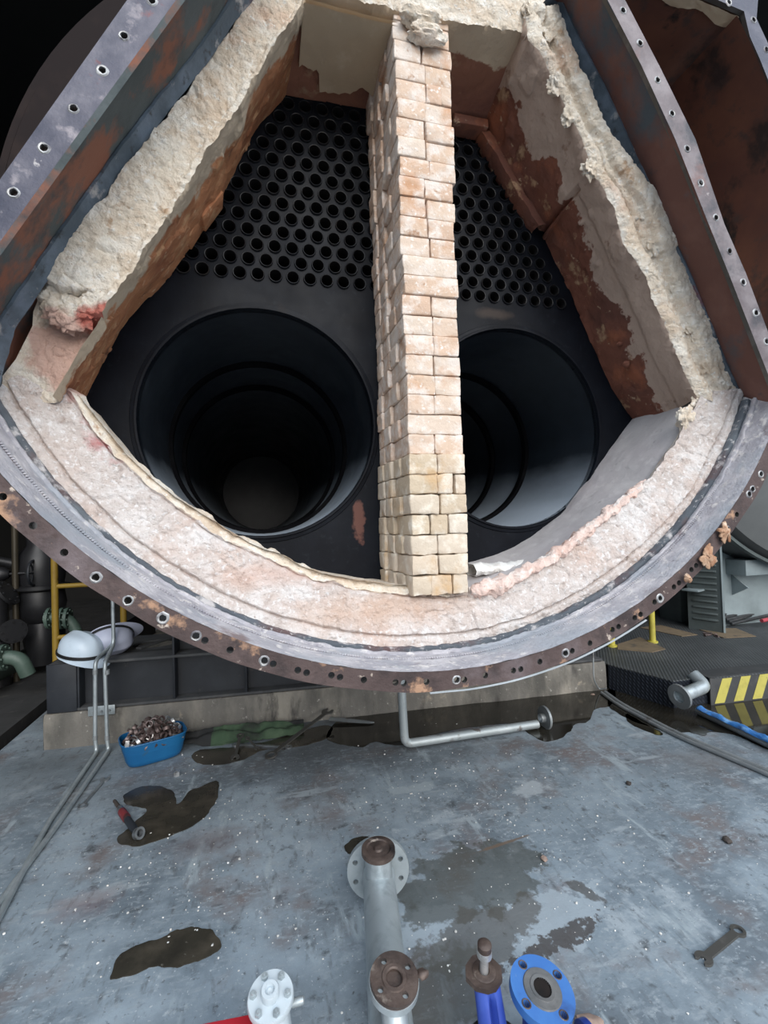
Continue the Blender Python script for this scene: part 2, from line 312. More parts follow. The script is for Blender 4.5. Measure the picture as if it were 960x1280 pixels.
M['rusty_grey'] = material('worn_grey_face', (.11,.115,.12), [((.17,.17,.17),10,.45,.65), ((.06,.055,.05),7,.52,.68)], .5, .3, bump=((25,.5,.005),))
M['blue_paint'] = material('blue_valve_paint', (.045,.15,.42), [((.07,.21,.50),6,.45,.68), ((.03,.08,.24),9,.56,.72), ((.25,.30,.38),22,.69,.75)], .42, bump=((40,.15,.003),))
M['blue_deep'] = material('deep_blue_paint', (.025,.055,.30), [((.05,.10,.42),7,.45,.7), ((.03,.03,.06),9,.6,.7)], .4)
M['white_paint'] = material('pale_valve_paint', (.50,.56,.60), [((.40,.46,.50),6,.5,.7)], .45, .1)
M['red_paint'] = material('red_paint', (.55,.025,.04), [((.38,.02,.03),8,.5,.72)], .45)
M['tub'] = material('blue_plastic', (.008,.105,.27), [((.012,.14,.33),4,.4,.7), ((.03,.10,.2),12,.62,.75)], .42)
M['scrap'] = material('rusty_scrap_steel', (.12,.085,.08), [((.26,.20,.19),30,.45,.65), ((.045,.035,.033),20,.55,.7)], .5, .5)
M['scrapbright'] = material('bright_scrap_steel', (.62,.62,.62), [((.35,.33,.32),40,.5,.7)], .35, .7)
M['helmet'] = material('white_helmet_plastic', (.66,.77,.88), [((.56,.66,.76),9,.6,.75)], .32)
M['helmet2'] = material('white_helmet_plastic_dull', (.50,.53,.66), [((.42,.44,.54),9,.6,.75)], .4)
M['rubber'] = material('black_rubber', (.012,.012,.013), [((.02,.02,.02),9,.5,.7)], .6)
M['yellow'] = material('yellow_rail_paint', (.30,.19,.025), [((.22,.13,.02),6,.5,.7), ((.08,.05,.02),14,.60,.72)], .55)
M['yellow_r'] = material('yellow_post_paint', (.48,.42,.07), [((.38,.33,.06),6,.5,.7)], .5)
M['green_pipe'] = material('pale_green_pipe_paint', (.085,.13,.108), [((.06,.095,.078),5,.45,.68), ((.13,.18,.155),9,.58,.72)], .5)
M['green_dark'] = material('dull_green_pipe_paint', (.055,.075,.062), [((.035,.05,.042),5,.45,.68)], .6)
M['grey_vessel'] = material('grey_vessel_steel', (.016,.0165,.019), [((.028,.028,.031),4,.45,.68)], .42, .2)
M['grey_tank'] = material('grey_tank_paint', (.10,.105,.105), [((.13,.135,.135),2,.4,.7)], .5)
M['grey_frame'] = material('grey_frame_paint', (.26,.31,.325), [((.20,.24,.25),4,.45,.7)], .5)
M['grey_dark'] = material('dark_grey_frame_paint', (.10,.12,.12), [((.075,.09,.09),5,.45,.7)], .55)
M['tan'] = material('tan_board', (.19,.14,.088), [((.13,.10,.065),6,.45,.7), ((.075,.065,.055),14,.58,.7)], .85)
M['hose_black'] = material('black_hose', (.03,.032,.035), [((.06,.06,.062),9,.5,.7)], .5)
M['hose_red'] = material('red_hose', (.42,.06,.08), [((.3,.05,.06),9,.5,.7)], .5)
M['hose_blue'] = material('blue_sheeting', (.05,.20,.52), [((.20,.42,.72),14,.5,.62), ((.03,.12,.36),9,.55,.7)], .4, bump=((30,.4,.01),))
M['cloth_green'] = material('green_cloth', (.045,.080,.045), [((.075,.115,.068),9,.45,.68), ((.025,.032,.025),5,.55,.7)], .95, bump=((60,.4,.005),))
M['cloth_black'] = material('black_cloth', (.022,.023,.024), [((.04,.04,.04),9,.5,.7)], .95)
M['tool'] = material('chrome_tool_steel', (.33,.35,.37), [((.2,.2,.2),12,.5,.72)], .32, .8)
M['tool_dark'] = material('greasy_tool_steel', (.13,.125,.115), [((.2,.19,.18),12,.5,.7)], .45, .6)
M['stone'] = material('brown_stone', (.36,.26,.21), [((.25,.18,.15),20,.45,.7)], .9)
M['stone_dark'] = material('dark_chip', (.05,.04,.036), [((.08,.065,.055),30,.45,.7)], .85)
M['crumb'] = material('white_crumbs', (.72,.72,.70), [brick_tint([(.75,.75,.74),(.55,.52,.48),(.8,.79,.76)])], .9)
M['wall_dark'] = material('dark_wall', (.02,.02,.02), [((.03,.028,.027),1,.4,.7)], .95)
M['wall_beige'] = material('beige_wall', (.42,.38,.27), [((.36,.32,.23),1,.4,.7)], .9)
def checker_mat(name, c1, c2):
    m = material(name, c1, [(c2,3,.45,.7), ((c2[0]*1.6, c2[1]*1.6, c2[2]*1.6),18,.62,.76)], .55, .3)
    N, L = m.node_tree.nodes, m.node_tree.links; b = N['Principled BSDF']; tc = N.new('ShaderNodeTexCoord')
    hs = []
    for ang in (45, -45):
        mp = N.new('ShaderNodeMapping'); mp.inputs['Rotation'].default_value = (math.radians(ang)*.6, math.radians(ang)*.6, math.radians(ang)); L.new(tc.outputs['Object'], mp.inputs[0])
        wv = N.new('ShaderNodeTexWave'); wv.inputs['Scale'].default_value = 17; L.new(mp.outputs[0], wv.inputs['Vector']); hs.append(wv.outputs['Fac'])
    h = mathn(N, L, 'MULTIPLY', hs[0], hs[1]); bp = N.new('ShaderNodeBump'); _b = b.inputs['Base Color'].links[0].from_socket; L.new(mixc(N, L, ramp(N, L, h, .45, .7, 0, .75), _b, (c2[0]*1.7, c2[1]*1.7, c2[2]*1.7)), b.inputs['Base Color'])
    bp.inputs['Strength'].default_value = .7; bp.inputs['Distance'].default_value = .006
    L.new(h, bp.inputs['Height']); L.new(bp.outputs[0], b.inputs['Normal'])
    return m
M['checker'] = checker_mat('checker_plate', (.062,.068,.072), (.10,.106,.11))
M['checker_side'] = checker_mat('navy_checker_plate', (.016,.020,.030), (.024,.03,.042))
M['hazard_black'] = material('hazard_black', (.045,.047,.05), [((.07,.07,.07),9,.5,.7)], .6)
M['hazard_yellow'] = material('hazard_yellow', (.50,.44,.10), [((.40,.35,.08),14,.5,.68), ((.2,.18,.08),26,.64,.74)], .6)

# ================================================================== SETTING
GX0, GX1 = -2.52, -2.40                                     # the open drain channel left of the plinth
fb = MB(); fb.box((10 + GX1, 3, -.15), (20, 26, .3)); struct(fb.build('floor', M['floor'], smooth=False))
fb = MB(); fb.box((GX0 - 8, 3, -.15), (16, 26, .3)); fb.box(((GX0+GX1)/2, 3, -.4), (.14, 26, .2)); struct(fb.build('floor_left', M['floor_dark'], smooth=False))
def wallbox(name, c, s, m): b = MB(); b.box(c, s); return struct(b.build(name, m, smooth=False))
wallbox('wall_back', (0, 9.1, 3.5), (22, .2, 7.6), M['wall_dark'])
wallbox('wall_left', (-5.4, 3.2, 3.5), (.2, 12, 7.6), M['wall_dark'])  # front end extended out of view to keep the left interior dark
wallbox('wall_right', (9.1, 4.0, 3.5), (.2, 10.4, 7.6), M['wall_beige'])
wallbox('ceiling', (1.85, 4.2, 7.3), (14.4, 10.2, .2), M['wall_dark'])
# concrete plinth under the boiler, very slightly out of square with it
PA, PB = V(-2.115, 1.235, 0), V(1.99, .945, 0)
pd = (PB - PA).normalized(); pn = V(-pd.y, pd.x, 0)           # along the plinth, into the plinth
def pl(u, w, z): return PA + pd*u + pn*w + V(0, 0, z)
PLn = (PB - PA).length
def plinth_fn(mb):
    nU = 90
    prof = [(0, 0), (.0, .10), (.004, .20), (.016, .225), (.10, .232), (1.2, .232), (5.0, .232)]
    def fn(i, j):
        k = j*(len(prof)-1); a = min(int(k+1e-6), len(prof)-1); w, z = prof[a]
        p = pl(i*PLn, w, z); n = fbm(p, 5, 2)*.010
        return p - pn*n*(1 if a < 4 else 0) + V(0, 0, n*.3 if a >= 2 else 0)
    mb.grid(fn, nU, len(prof)-1)
    mb.add([pl(0,0,0), pl(0,.0,.2), pl(0,.016,.225), pl(0,5,.232), pl(0,5,0)], [(0,1,2,3,4)])
    mb.add([pl(PLn,0,0), pl(PLn,.0,.2), pl(PLn,.016,.225), pl(PLn,5,.232), pl(PLn,5,0)], [(0,1,2,3,4)])
pb = MB(); plinth_fn(pb); struct(pb.build('trim_plinth', M['concrete']))

# ================================================================== BOILER
def bw(x, y, bz): return V(x, y, ZB + bz)
boiler = thing('boiler', 'huge open steel boiler end with two round flues and rows of tube holes', 'boiler', (0, 0, .5))
RS, RF = 1.78, 1.85
YF = -.75
FX, FZ, FR = .681, -.73, .5525
TP = .085; TX0 = -1.0229
tubes = []
for row in range(0, 13):
    z = row*TP*.866
    lim = .50 + (.93 - z)*.585 - .0
    for k in range(-6, 34):
        x = TX0 + TP*(k + .5*(row % 2))
        if abs(x) < lim and not (-.08 < x < .2): tubes.append((x, z))
def circ(cx, cz, r, n): return [(cx + r*math.cos(2*PI*i/n), cz + r*math.sin(2*PI*i/n)) for i in range(n)]
TR = .0285
sb = MB(); sb.plate(circ(0, 0, 1.775, 120), [circ(x, z, .0325, 14) for x, z in tubes] + [circ(-FX, FZ, FR+.008, 72), circ(FX, FZ, FR+.008, 72)],
                    lambda a, b, d: bw(a, d, b), .025)
sb.build('tube_sheet', M['sheet'], boiler)
def tube_mesh(mb, x, z):
    mb.lathe([(.0335, .02), (.0335, -.007), (.0315, -.010), (.0288, -.009), (.0282, 0), (.0282, 1.3)], bw(x, 0, z), (0, 1, 0), 16, [0,0,0,1,1])
vis = [t for t in tubes if not (-.12 < t[0] < .36)]
vis.sort(key=lambda t: (t[0]-C.x)**2 + (t[1]+ZB-C.z)**2)
near, rest = vis[:100], vis[100:] + [t for t in tubes if -.12 < t[0] < .36]
for x, z in near:
    mb = MB(); tube_mesh(mb, x, z); mb.build('fire_tube', [M['collar'], M['bore']], boiler)
mb = MB()
for x, z in rest: tube_mesh(mb, x, z)
o = mb.build('fire_tube_rest', [M['collar'], M['bore']], boiler); o.name = 'fire_tubes'; o['kind'] = 'stuff'
for sx in (-1, 1):
    mb = MB()
    prof = [(FR, .0), (FR, .40), (FR, .76), (FR+.014, .765), (FR+.014, .83), (FR, .98), (FR, 1.25), (FR+.012, 1.255), (FR+.012, 1.32), (FR, 1.5), (FR, 5.2)]
    mb.lathe(prof, bw(sx*FX, 0, FZ), (0, 1, 0), 72)
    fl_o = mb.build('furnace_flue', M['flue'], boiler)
    mb = MB(); mb.lathe([(FR, 5.2), (.21, 5.2), (.17, 5.22), (.17, 5.5), (0, 5.5)], bw(sx*FX, 0, FZ), (0, 1, 0), 48); mb.build('end_wall', M['soot'], fl_o)
    for yr in (.77, 1.3):
        mb = MB(); mb.lathe([(FR+.002, yr-.03), (FR-.022, yr-.022), (FR-.022, yr+.03), (FR+.002, yr+.04)], bw(sx*FX, 0, FZ), (0, 1, 0), 72); mb.build('stiffening_ring', M['soot'], fl_o)
    mb = MB(); mb.lathe([(FR+.035, .0), (FR+.032, -.006), (FR+.016, -.008), (FR+.012, -.018), (FR+.002, -.018), (FR, 0), (FR, .03)], bw(sx*FX, 0, FZ), (0, 1, 0), 72)
    mb.build('weld_rim', M['sheet'], fl_o)
    mb = MB(); mb.lathe([(.165, -.02), (.19, -.02), (.19, 0)], bw(sx*FX, 5.2, FZ), (0, 1, 0), 32); mb.build('burner_ring', M['burner'], fl_o)
# shell rim standing proud of the tube sheet, and the rusty plate of the smoke box beside the V
mb = MB(); mb.lathe([(1.79, 1.6), (1.79, -.02), (1.762, -.02), (1.755, .0)], bw(0, 0, 0), (0, 1, 0), 120); mb.build('shell_rim', M['box_dark'], boiler)
mb = MB(); mb.lathe([(1.80, .1), (1.80, 5.0), (0, 5.0)], bw(0, 0, 0), (0, 1, 0), 96); mb.build('boiler_shell', M['grey_vessel'], boiler)

# --- V-shaped casing: contours in boiler coordinates at the flange (Y = YF) and at the lining
LFL = [(-.60, 1.04), (-.92, .49), (-1.31, -.18), (-1.625, -.722)]
RFL = [(.70, 1.03), (.76, .92), (.92, .67), (1.08, .38), (1.24, .03), (1.34, -.18), (1.48, -.49), (1.605, -.765)]
def pxY(L, Y): return [((p := atY(x, y, Y)).x, p.z - ZB) for x, y in L]
YL, YR = -.47, -.52
LB = [(-.56, 1.12)] + pxY([(285, 8), (250, 60), (200, 122), (150, 187), (112, 240), (76, 290), (38, 346), (0, 402)], YL)
RB = [(.64, 1.14)] + pxY([(700, 4), (720, 50), (752, 110), (780, 170), (812, 240)], YR) + pxY([(842, 305), (872, 372), (902, 450), (930, 508)], YR)
LB.append((-1.60, -.70))
def pline(P, t):
    ds = [0.0]
    for i in range(1, len(P)): ds.append(ds[-1] + math.dist(P[i], P[i-1]))
    d = t*ds[-1]
    for i in range(1, len(P)):
        if d <= ds[i] + 1e-9:
            k = (d - ds[i-1])/max(1e-9, ds[i]-ds[i-1]); return tuple(P[i-1][q] + (P[i][q]-P[i-1][q])*k for q in range(len(P[0])))
    return tuple(P[-1])
def side_plate(FL, B, Yb, sgn, m, name):
    mb = MB()
    def fn(u, v):
        a = pline(FL, u); b = pline(B, u)
        if v <= .6: k = v/.6; p = bw(a[0]+(b[0]-a[0])*k, YF+(Yb-YF)*k, a[1]+(b[1]-a[1])*k)
        else: k = (v-.6)/.4; p = bw(b[0], Yb + (-.005-Yb)*k, b[1])
        return p + V(sgn, 0, .5)*fbm(p, 3, 4)*.006
    mb.grid(fn, 60, 20)
    mb.grid(lambda u, v: fn(u, v) + V(sgn*.016, 0, .009), 60, 20)
    return mb.build(name, m, boiler)
side_plate(LFL, LB, YL, -1, M['sideleft'], 'side_plate')
side_plate(RFL, RB, YR, 1, M['sideright'], 'side_plate')
def offs(P, d):                                             # parallel polyline to the left of travel
    out = []
    for i in range(len(P)):
        a = P[max(i-1, 0)]; b = P[min(i+1, len(P)-1)]; t = V(b[0]-a[0], b[1]-a[1], 0).normalized()
        out.append((P[i][0] - t.y*d, P[i][1] + t.x*d))
    return out
def holes_along(P, n, d, r, t0, t1):
    Q = offs(P, d); return [pline(Q, t0 + (t1-t0)*i/(n-1)) for i in range(n)]
to_fl = lambda a, b, d: bw(a, YF + d, b)
def side_flange(P, d, pts, m):
    Q = offs(P, d); mb = MB(); mb.plate(P + Q[::-1], [circ(x, z, .0105, 10) for x, z in pts], to_fl, .018, 0, 1)
    fo = mb.build('bolt_flange', [m, M['tool_dark']], boiler, smooth=False)
    for x, z in pts:
        r0 = MB(); r0.lathe([(.0105, .002), (.0105, -.0012), (.0125 + R.random()*.003, -.0016), (.0165 + R.random()*.003, .0005)], bw(x, YF, z), (0, 1, 0), 12)
        r0.build('bolt_hole_rim', M['holerim'], fo)
    return fo
Lh = [p for p in pxY([(190, 1), (155, 45), (128, 88), (92, 136), (55, 185), (17, 241)], YF)] + [(-1.46, -.30), (-1.53, -.43), (-1.60, -.56)]
Lh = [p for p in Lh]
LQ = [(LFL[0][0]-.10, LFL[0][1]), *[(x-.115, z+.066*.6) for x, z in LFL[1:]]]
mb = MB(); lf_out = [(-.73, 1.06), (-1.07, .45), (-1.42, -.18), (-1.74, -.68)]
side_flange_pts = [p for p in Lh if p[0] > -1.55]
mb.plate(LFL + lf_out[::-1], [circ(x, z, .0115, 10) for x, z in side_flange_pts], to_fl, .02, 0, 1)
lfo = mb.build('bolt_flange', [M['blueflange'], M['tool_dark']], boiler, smooth=False)
rf_out = [(.80, 1.05), (.85, .94), (1.02, .68), (1.19, .40), (1.33, .04), (1.44, -.17), (1.55, -.42), (1.69, -.745)]
Rh = pxY([(779, 13), (800, 54), (822, 100), (840, 142), (859, 186), (876, 229), (895, 272), (912, 314), (929, 353), (945, 391), (958, 427)], YF)
mb = MB(); mb.plate(RFL + rf_out[::-1], [circ(x, z, .0105, 10) for x, z in Rh], to_fl, .02, 0, 1)
rfo = mb.build('bolt_flange', [M['brownflange'], M['tool_dark']], boiler, smooth=False)
def rim(x, z, par, y=YF):
    r0 = MB(); k = R.uniform(.0, .004)
    r0.lathe([(.0112, .004), (.0112, -.002), (.013 + k, -.0028), (.0165 + k, .0)], bw(x, y, z), (0, 1, 0), 12)
    for i, v in enumerate(r0.v): v += V(1, 0, 1)*nz(v, 120)*.003
    r0.build('bolt_hole_rim', M['holerim'], par)
for p in side_flange_pts: rim(*p, lfo)
for p in Rh: rim(*p, rfo)
# inner lip of the left flange
mb = MB(); mb.grid(lambda u, v: bw(pline(LFL, u)[0] + .013*v, YF - .004 + .01*v, pline(LFL, u)[1] - .007*v), 40, 1); mb.build('flange_lip', M['sideleft'], boiler)

# --- bottom shell, flange, rings
A0, A1 = math.radians(202.0), math.radians(339.5)
def pol(r, a, y): return bw(r*math.cos(a), y, r*math.sin(a))
def YG(x): return -.455 - .055*x                             # the lining's front edge is a little out of square
mb = MB()
def shellfn(u, v):
    a = A0 + (A1-A0)*u; y = YF + v*(-.005 - YF); r = RS - .004*abs(fbm(pol(RS, a, y), 9, 1)) - .006*max(0, fbm(pol(RS, a, y), 2.5, 6))*(v > .02)
    return pol(r, a, y)
mb.grid(shellfn, 260, 36); mb.grid(lambda u, v: pol(RS+.016, A0+(A1-A0)*u, YF + v*(-.005-YF)), 120, 2)
shell = mb.build('casing_shell', M['dust'], boiler)
mb = MB()
NB = 200
outer = [(RS*math.cos(A0+(A1-A0)*i/NB), RS*math.sin(A0+(A1-A0)*i/NB)) for i in range(NB+1)]
oo = []
for i in range(NB, -1, -1):
    a = A0+(A1-A0)*i/NB; r = RF + .006*nz((a*9, 0, 0)) ; oo.append((r*math.cos(a), r*math.sin(a)))
hs = []
nh = 38
for i in range(nh):
    a = A0 + .03 + (A1-A0-.05)*i/(nh-1); r = 1.818 + R.uniform(-.005, .005); hs.append((r*math.cos(a), r*math.sin(a)))
    if i > 9 and i % 2 == 0 or (i > 12 and R.random() < .45):
        a2 = a + .017; hs.append(((r+.002)*math.cos(a2), (r+.002)*math.sin(a2)))
mb.plate(outer + oo, [circ(x, z, .0115, 10) for x, z in hs], to_fl, .022, 0, 1)
bfo = mb.build('bolt_flange', [M['rustflange'], M['tool_dark']], boiler, smooth=False)
for x, z in hs:
    if R.random() < .18: rim(x, z, bfo)
mb = MB()                                                   # thin strip of sheet hanging at the flange's lower edge
def strip(u, v):
    a = math.radians(266 + 30*u); return pol(RF + .003 + .004*v + .003*nz((a*14, 1, 0)), a, YF - .004 - .004*v)
mb.grid(strip, 60, 1); mb.grid(lambda u, v: strip(u, v) + V(0, .003, 0), 60, 1); mb.build('gasket_strip', M['galv_dull'], boiler)
for nm, r0, dy, th, mt in (('retaining_ring', .020, -.030, .020, 'ringdark'), ('inner_ring', .012, -.075, .010, 'dust')):
    mb = MB()
    def rg(u, v, r0=r0, dy=dy, th=th):
        a = A0+.01 + (A1-A0-.055)*u; x = RS*math.cos(a); y = YG(x) + dy
        k = [(RS, y-th), (RS-r0*.8, y-th), (RS-r0, y-th*.6), (RS-r0, y+th*.6), (RS-r0*.8, y+th), (RS, y+th)][int(round(v*5))]
        p = pol(k[0], a, k[1]); return p + V(0, 1, 1)*fbm(p, 20, 3)*.005
    mb.grid(rg, 420, 5); mb.build(nm, M[mt], boiler, ang=28)
mb = MB()                                                   # beaded weld along the dusty shelf
for i in range(420):
    a = A0+.03 + (A1-A0-.06)*i/419; x = RS*math.cos(a)
    mb.ico(pol(RS-.006, a, -.60 + .02*(-x/1.8) + .002*R.random()), .006, 1, (1,1.2,.8))
mb.build('weld_bead', M['dust'], boiler)

# --- smoke box beside the V on the right: back plate, outer shell and the outer flange with its corner
mb = MB()
poly = [(b[0]+.02, b[1]) for b in RB[::-1]]
arc = [(1.77*math.cos(math.radians(t)), 1.77*math.sin(math.radians(t))) for t in range(-20, 40, 3)]
mb.plate([(.66, 1.16)] + [p for p in [(b[0]+.02, b[1]) for b in RB[1:-1]]] + arc + [(1.3, 1.2)], [], lambda a, b, d: bw(a, -.03 + d, b), .012)
mb.build('smokebox_plate', M['box_rust'], boiler)
mb = MB(); mb.grid(lambda u, v: bw(1.785*math.cos(math.radians(-25 + 60*u)), YF + v*.74, 1.785*math.sin(math.radians(-25+60*u))), 50, 4)
mb.build('smokebox_shell', M['box_rust'], boiler)
mb = MB(); arcL = [(1.755*math.cos(math.radians(t)), 1.755*math.sin(math.radians(t))) for t in range(132, 200, 3)]
mb.plate([(-.60, 1.16), (-1.0, 1.30)] + arcL + [(b[0]-.03, b[1]) for b in LB[::-1][1:-1]], [], lambda a, b, d: bw(a, -.03 + d, b), .012); mb.build('smokebox_plate', M['box_dark'], boiler)
tl = [((p := atY(x, y, YF)).x, p.z-ZB) for x, y in [(800, -42), (930, 14)]]
tl2 = [((p := atY(x, y, YF)).x, p.z-ZB) for x, y in [(800, -75), (948, -6)]]
cor = math.atan2(tl[1][1], tl[1][0])
down_in = [(1.80*math.cos(cor - t*.06), 1.80*math.sin(cor - t*.06)) for t in range(1, 18)]
down_out = [(1.89*math.cos(cor + .03 - t*.06), 1.89*math.sin(cor + .03 - t*.06)) for t in range(0, 18)]
ohs = pxY([(911, 3), (942, 25), (958, 62)], YF)
mb = MB(); mb.plate(tl + down_in + down_out[::-1][:-1] + tl2[::-1], [circ(x, z, .0115, 10) for x, z in ohs], to_fl, .02, 0, 1)
ofo = mb.build('outer_flange', [M['blueflange'], M['tool_dark']], boiler, smooth=False)
for p in ohs: rim(*p, ofo)
mb = MB(); mb.grid(lambda u, v: bw(tl[0][0] + (tl[1][0]-tl[0][0])*u, YF + .02 + v*.7, tl[0][1] + (tl[1][1]-tl[0][1])*u + .01), 8, 4)
mb.build('smokebox_roof', M['box_rust'], boiler)
mb = MB(); mb.grid(lambda u, v: bw(tl[0][0] + (tl[1][0]-tl[0][0])*(.3+.7*u), YF + .022 + v*(.045 + .012*math.sin(u*9)), tl[0][1] + (tl[1][1]-tl[0][1])*(.3+.7*u) - .004 + .006*fbm((u*6, v*3, 0), 2)), 30, 5); mb.build('roof_insulation', M['roof_tan'], boiler)
# blue-grey retaining bars down both legs
for P, Y0, m, sg in ((LB, YL, 'barblue', 1), (RB, YR, 'barblue', -1)):
    mb = MB()
    def bar(u, v, P=P, Y0=Y0, sg=sg):
        x, z = pline(P, u); k = [(0,.03),(0,-.020),(.004,-.024),(.013,-.024),(.018,-.004),(.030,.03)][int(round(v*5))]
        p = bw(x + sg*k[0], Y0 + k[1], z - k[0]*.5); return p + V(1,1,1)*fbm(p, 22, 2)*.003
    mb.grid(bar, 140, 5); mb.build('retaining_bar', M[m], boiler, ang=25)
# torn rusty gasket flakes on the flange at the right
for px, py, s, n in ((905, 665, .050, 0), (882, 697, .052, 1), (857, 723, .018, 2)):
    p = atY(px, py, YF - .012); mb = MB()
    def star(u, v, p=p, s=s, n=n):
        a = 2*PI*u; rr = s*(.62 + .55*fbm((math.cos(a)*1.4, math.sin(a)*1.4, n*7.0), 1.3, n, 3))
        k = v*rr; q = V(p.x + math.cos(a)*k*.9 + (.2*k if n else 0), 0, p.z + math.sin(a)*k*1.15)
        return V(q.x, p.y - .012*(1-v) + .010*fbm((q.x, q.z, n), 22, n), q.z)
    mb.grid(star, 40, 7, cu=True); o = mb.build('rust_flake', M['rustlump'])
    so = o.modifiers.new('thick', 'SOLIDIFY'); so.thickness = .008; so.offset = 1
    tag(o, ['rough orange rust flake on the flange edge, upper of the two big ones', 'rough orange rust flake on the flange edge, lower of the two big ones', 'tiny orange rust chip on the flange below the two big flakes'][n], 'rust flake')

# ================================================================== REFRACTORY LINING
lining = thing('refractory_lining', 'crumbling cream refractory lining framing the boiler opening in a rounded V', 'lining', (0, -.2, .9))
def lofted(fr_out, fr_in, rear, Yo, Yi, mats, name, nu=150, nf=18, nh=22, hprof=None, n_out=None, prof=None, amp=.010, hot=.006, seed=0):
    """front face from outer to inner contour, then the fired face back to the tube sheet"""
    mb = MB()
    ns = 2 + nf + nh
    def fn(u, v):
        k = int(round(v*ns)); o = pline(fr_out, u); i = pline(fr_in, u); r = pline(rear, u)
        yo = Yo(u) if callable(Yo) else Yo; yi = Yi(u) if callable(Yi) else Yi
        if k < 2: return bw(o[0] + (o[0]-i[0])*.16, [-.06, yo + .05][k], o[1] + (o[1]-i[1])*.16)
        if k <= 2 + nf:
            t = (k-2)/nf; x = o[0] + (i[0]-o[0])*t; z = o[1] + (i[1]-o[1])*t; y = yo + (yi-yo)*t
            q = V(x, y, z); y += (prof(u, t, q) if prof else 0) - amp*.9*fbm(q, 7, seed) - amp*.7*abs(fbm(q, 20, seed+4, 4)) - amp*.35*fbm(q, 55, seed+5, 2) + amp*.6*max(0, .04 - abs(fbm(q, 4, seed+40, 3)))/.04
            e = 1 - abs(2*t-1)**6
            x += fbm(q, 14, seed+8, 5)*amp*1.0; z += fbm(q, 14, seed+15, 5)*amp*1.0
            return bw(x, y, z)
        t = (k-2-nf)/nh; x = i[0] + (r[0]-i[0])*t; z = i[1] + (r[1]-i[1])*t; y = yi + (-.004-yi)*t
        q = V(x, y, z); n = fbm(q, 6, seed+2)*hot + (abs(fbm(q, 3.1, seed+6)) > .42)*hot*.7 + (hprof(u, t) if hprof else 0)
        d = V(-x, 0, .0 - z).normalized()
        return bw(x + d.x*n, y, z + d.z*n)
    mb.grid(fn, nu, ns, lambda u, v: 0 if v*ns < 2 + nf - .5 else 1)
    return mb.build(name, mats, lining, ang=50)
YLF, YRF = -.43, -.52
L_out = [(-.52, 1.10)] + pxY([(312, 0), (286, 42), (228, 124), (170, 200), (132, 250), (100, 284), (62, 345), (46, 385), (44, 402), (22, 444), (2, 470), (-12, 492)], YLF)
L_in = [(-.43, 1.06)] + pxY([(380, 6), (345, 55), (300, 130), (260, 190), (225, 245), (192, 300), (165, 340), (132, 385), (100, 435), (70, 482), (62, 496)], YLF)
L_re = [(-.50, .98)] + pxY([(357, 120), (320, 165), (297, 205), (273, 262), (245, 302), (220, 335), (160, 400), (137, 442), (105, 500)], 0) + [(-1.5, -.70)]
def sst(a, b, x): x = min(1, max(0, (x-a)/(b-a))); return x*x*(3-2*x)
def prof_l(u, t, q):
    w = fbm(q, 5, 50)*.05
    k = -.020*(1-sst(.40, .50, t+w))*(1 if u > .45 else .25) - .010*sst(.86, .92, t+w)
    bare = sst(.800, .812, u + w*.5 - .03*(t > .6)); return k*(1-bare) + .085*bare
def re_t(P, Q):                                             # resample Q to match P by height
    return Q
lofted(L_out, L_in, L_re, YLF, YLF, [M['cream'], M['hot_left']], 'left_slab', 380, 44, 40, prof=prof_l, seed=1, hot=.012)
R_out = [(.68, 1.12)] + pxY([(704, 36), (722, 84), (752, 152), (780, 205), (806, 240), (835, 280), (844, 306), (872, 372), (902, 455), (929, 507)], YRF)
R_in = [(.54, 1.06)] + pxY([(660, 52), (685, 92), (718, 162), (737, 212), (762, 260), (782, 312), (802, 345), (820, 385), (837, 430), (870, 500)], YRF + .03)
R_re = [(.50, 1.0)] + pxY([(601, 167), (637, 232), (671, 287), (710, 365), (737, 430), (762, 485), (790, 526)], 0) + [(1.50, -.70)]
def prof_r(u, t, q):
    w = fbm(q, 6, 60)*.05; t = t + w
    k = -.016*(1-sst(.36, .44, t)) + .016*sst(.38, .46, t)*(1-sst(.58, .66, t)) - .024*math.sin(PI*min(1, max(0, (t-.60)/.45)))
    return k - .022*sst(.30, .34, u + w*.4)*(1-sst(.55, .60, t))*(1-sst(.58, .62, u))
def hprof_r(u, t): return -.030*max(0, 1 - abs(u - .385 + .02*t)/.010)*(t > .22) - .012*(u > .385)*(t > .25)
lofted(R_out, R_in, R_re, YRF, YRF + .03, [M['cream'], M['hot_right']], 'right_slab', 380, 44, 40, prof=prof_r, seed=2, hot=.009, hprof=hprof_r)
# roof of the V
T_out = [(-.60, 1.34), (.72, 1.34)]
T_in = [(-.56, .97), (-.30, .98), (-.05, .985), (.20, .995), (.40, 1.01), (.62, 1.04)]
T_re = [(-.56, .93), (-.1, .935), (.2, .925), (.58, .92)]
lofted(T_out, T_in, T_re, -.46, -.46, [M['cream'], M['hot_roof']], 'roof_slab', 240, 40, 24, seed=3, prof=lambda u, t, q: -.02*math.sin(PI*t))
mb = MB()                                                   # tan coat left hanging on the roof, left of the pillar
def coat(u, v):
    x = -.47 + .41*u; y = -.44 + v*(.36 + .06*fbm((x, 0, 0), 9, 3) - .08*(u < .25))
    return bw(x, y, .955 - .022*(y+.44)/.44 + .004*fbm((x, y, 0), 8))
mb.grid(coat, 30, 20); mb.grid(lambda u, v: coat(u, v) - V(0, 0, .018), 30, 20); mb.build('roof_coat', M['roof_tan'], lining)
mb = MB()                                                   # ledge at the roof, right of the pillar
q0 = [atY(x, y, -.08) for x, y in [(566, 152), (609, 146), (602, 166), (566, 166)]]
mb.box(((q0[0]+q0[1])*.5 + V(0, .03, -.02)), (.20, .10, .05), None, 0, .008)
for v in mb.v: v += V(1, 1, 1)*fbm(v, 20)*.006
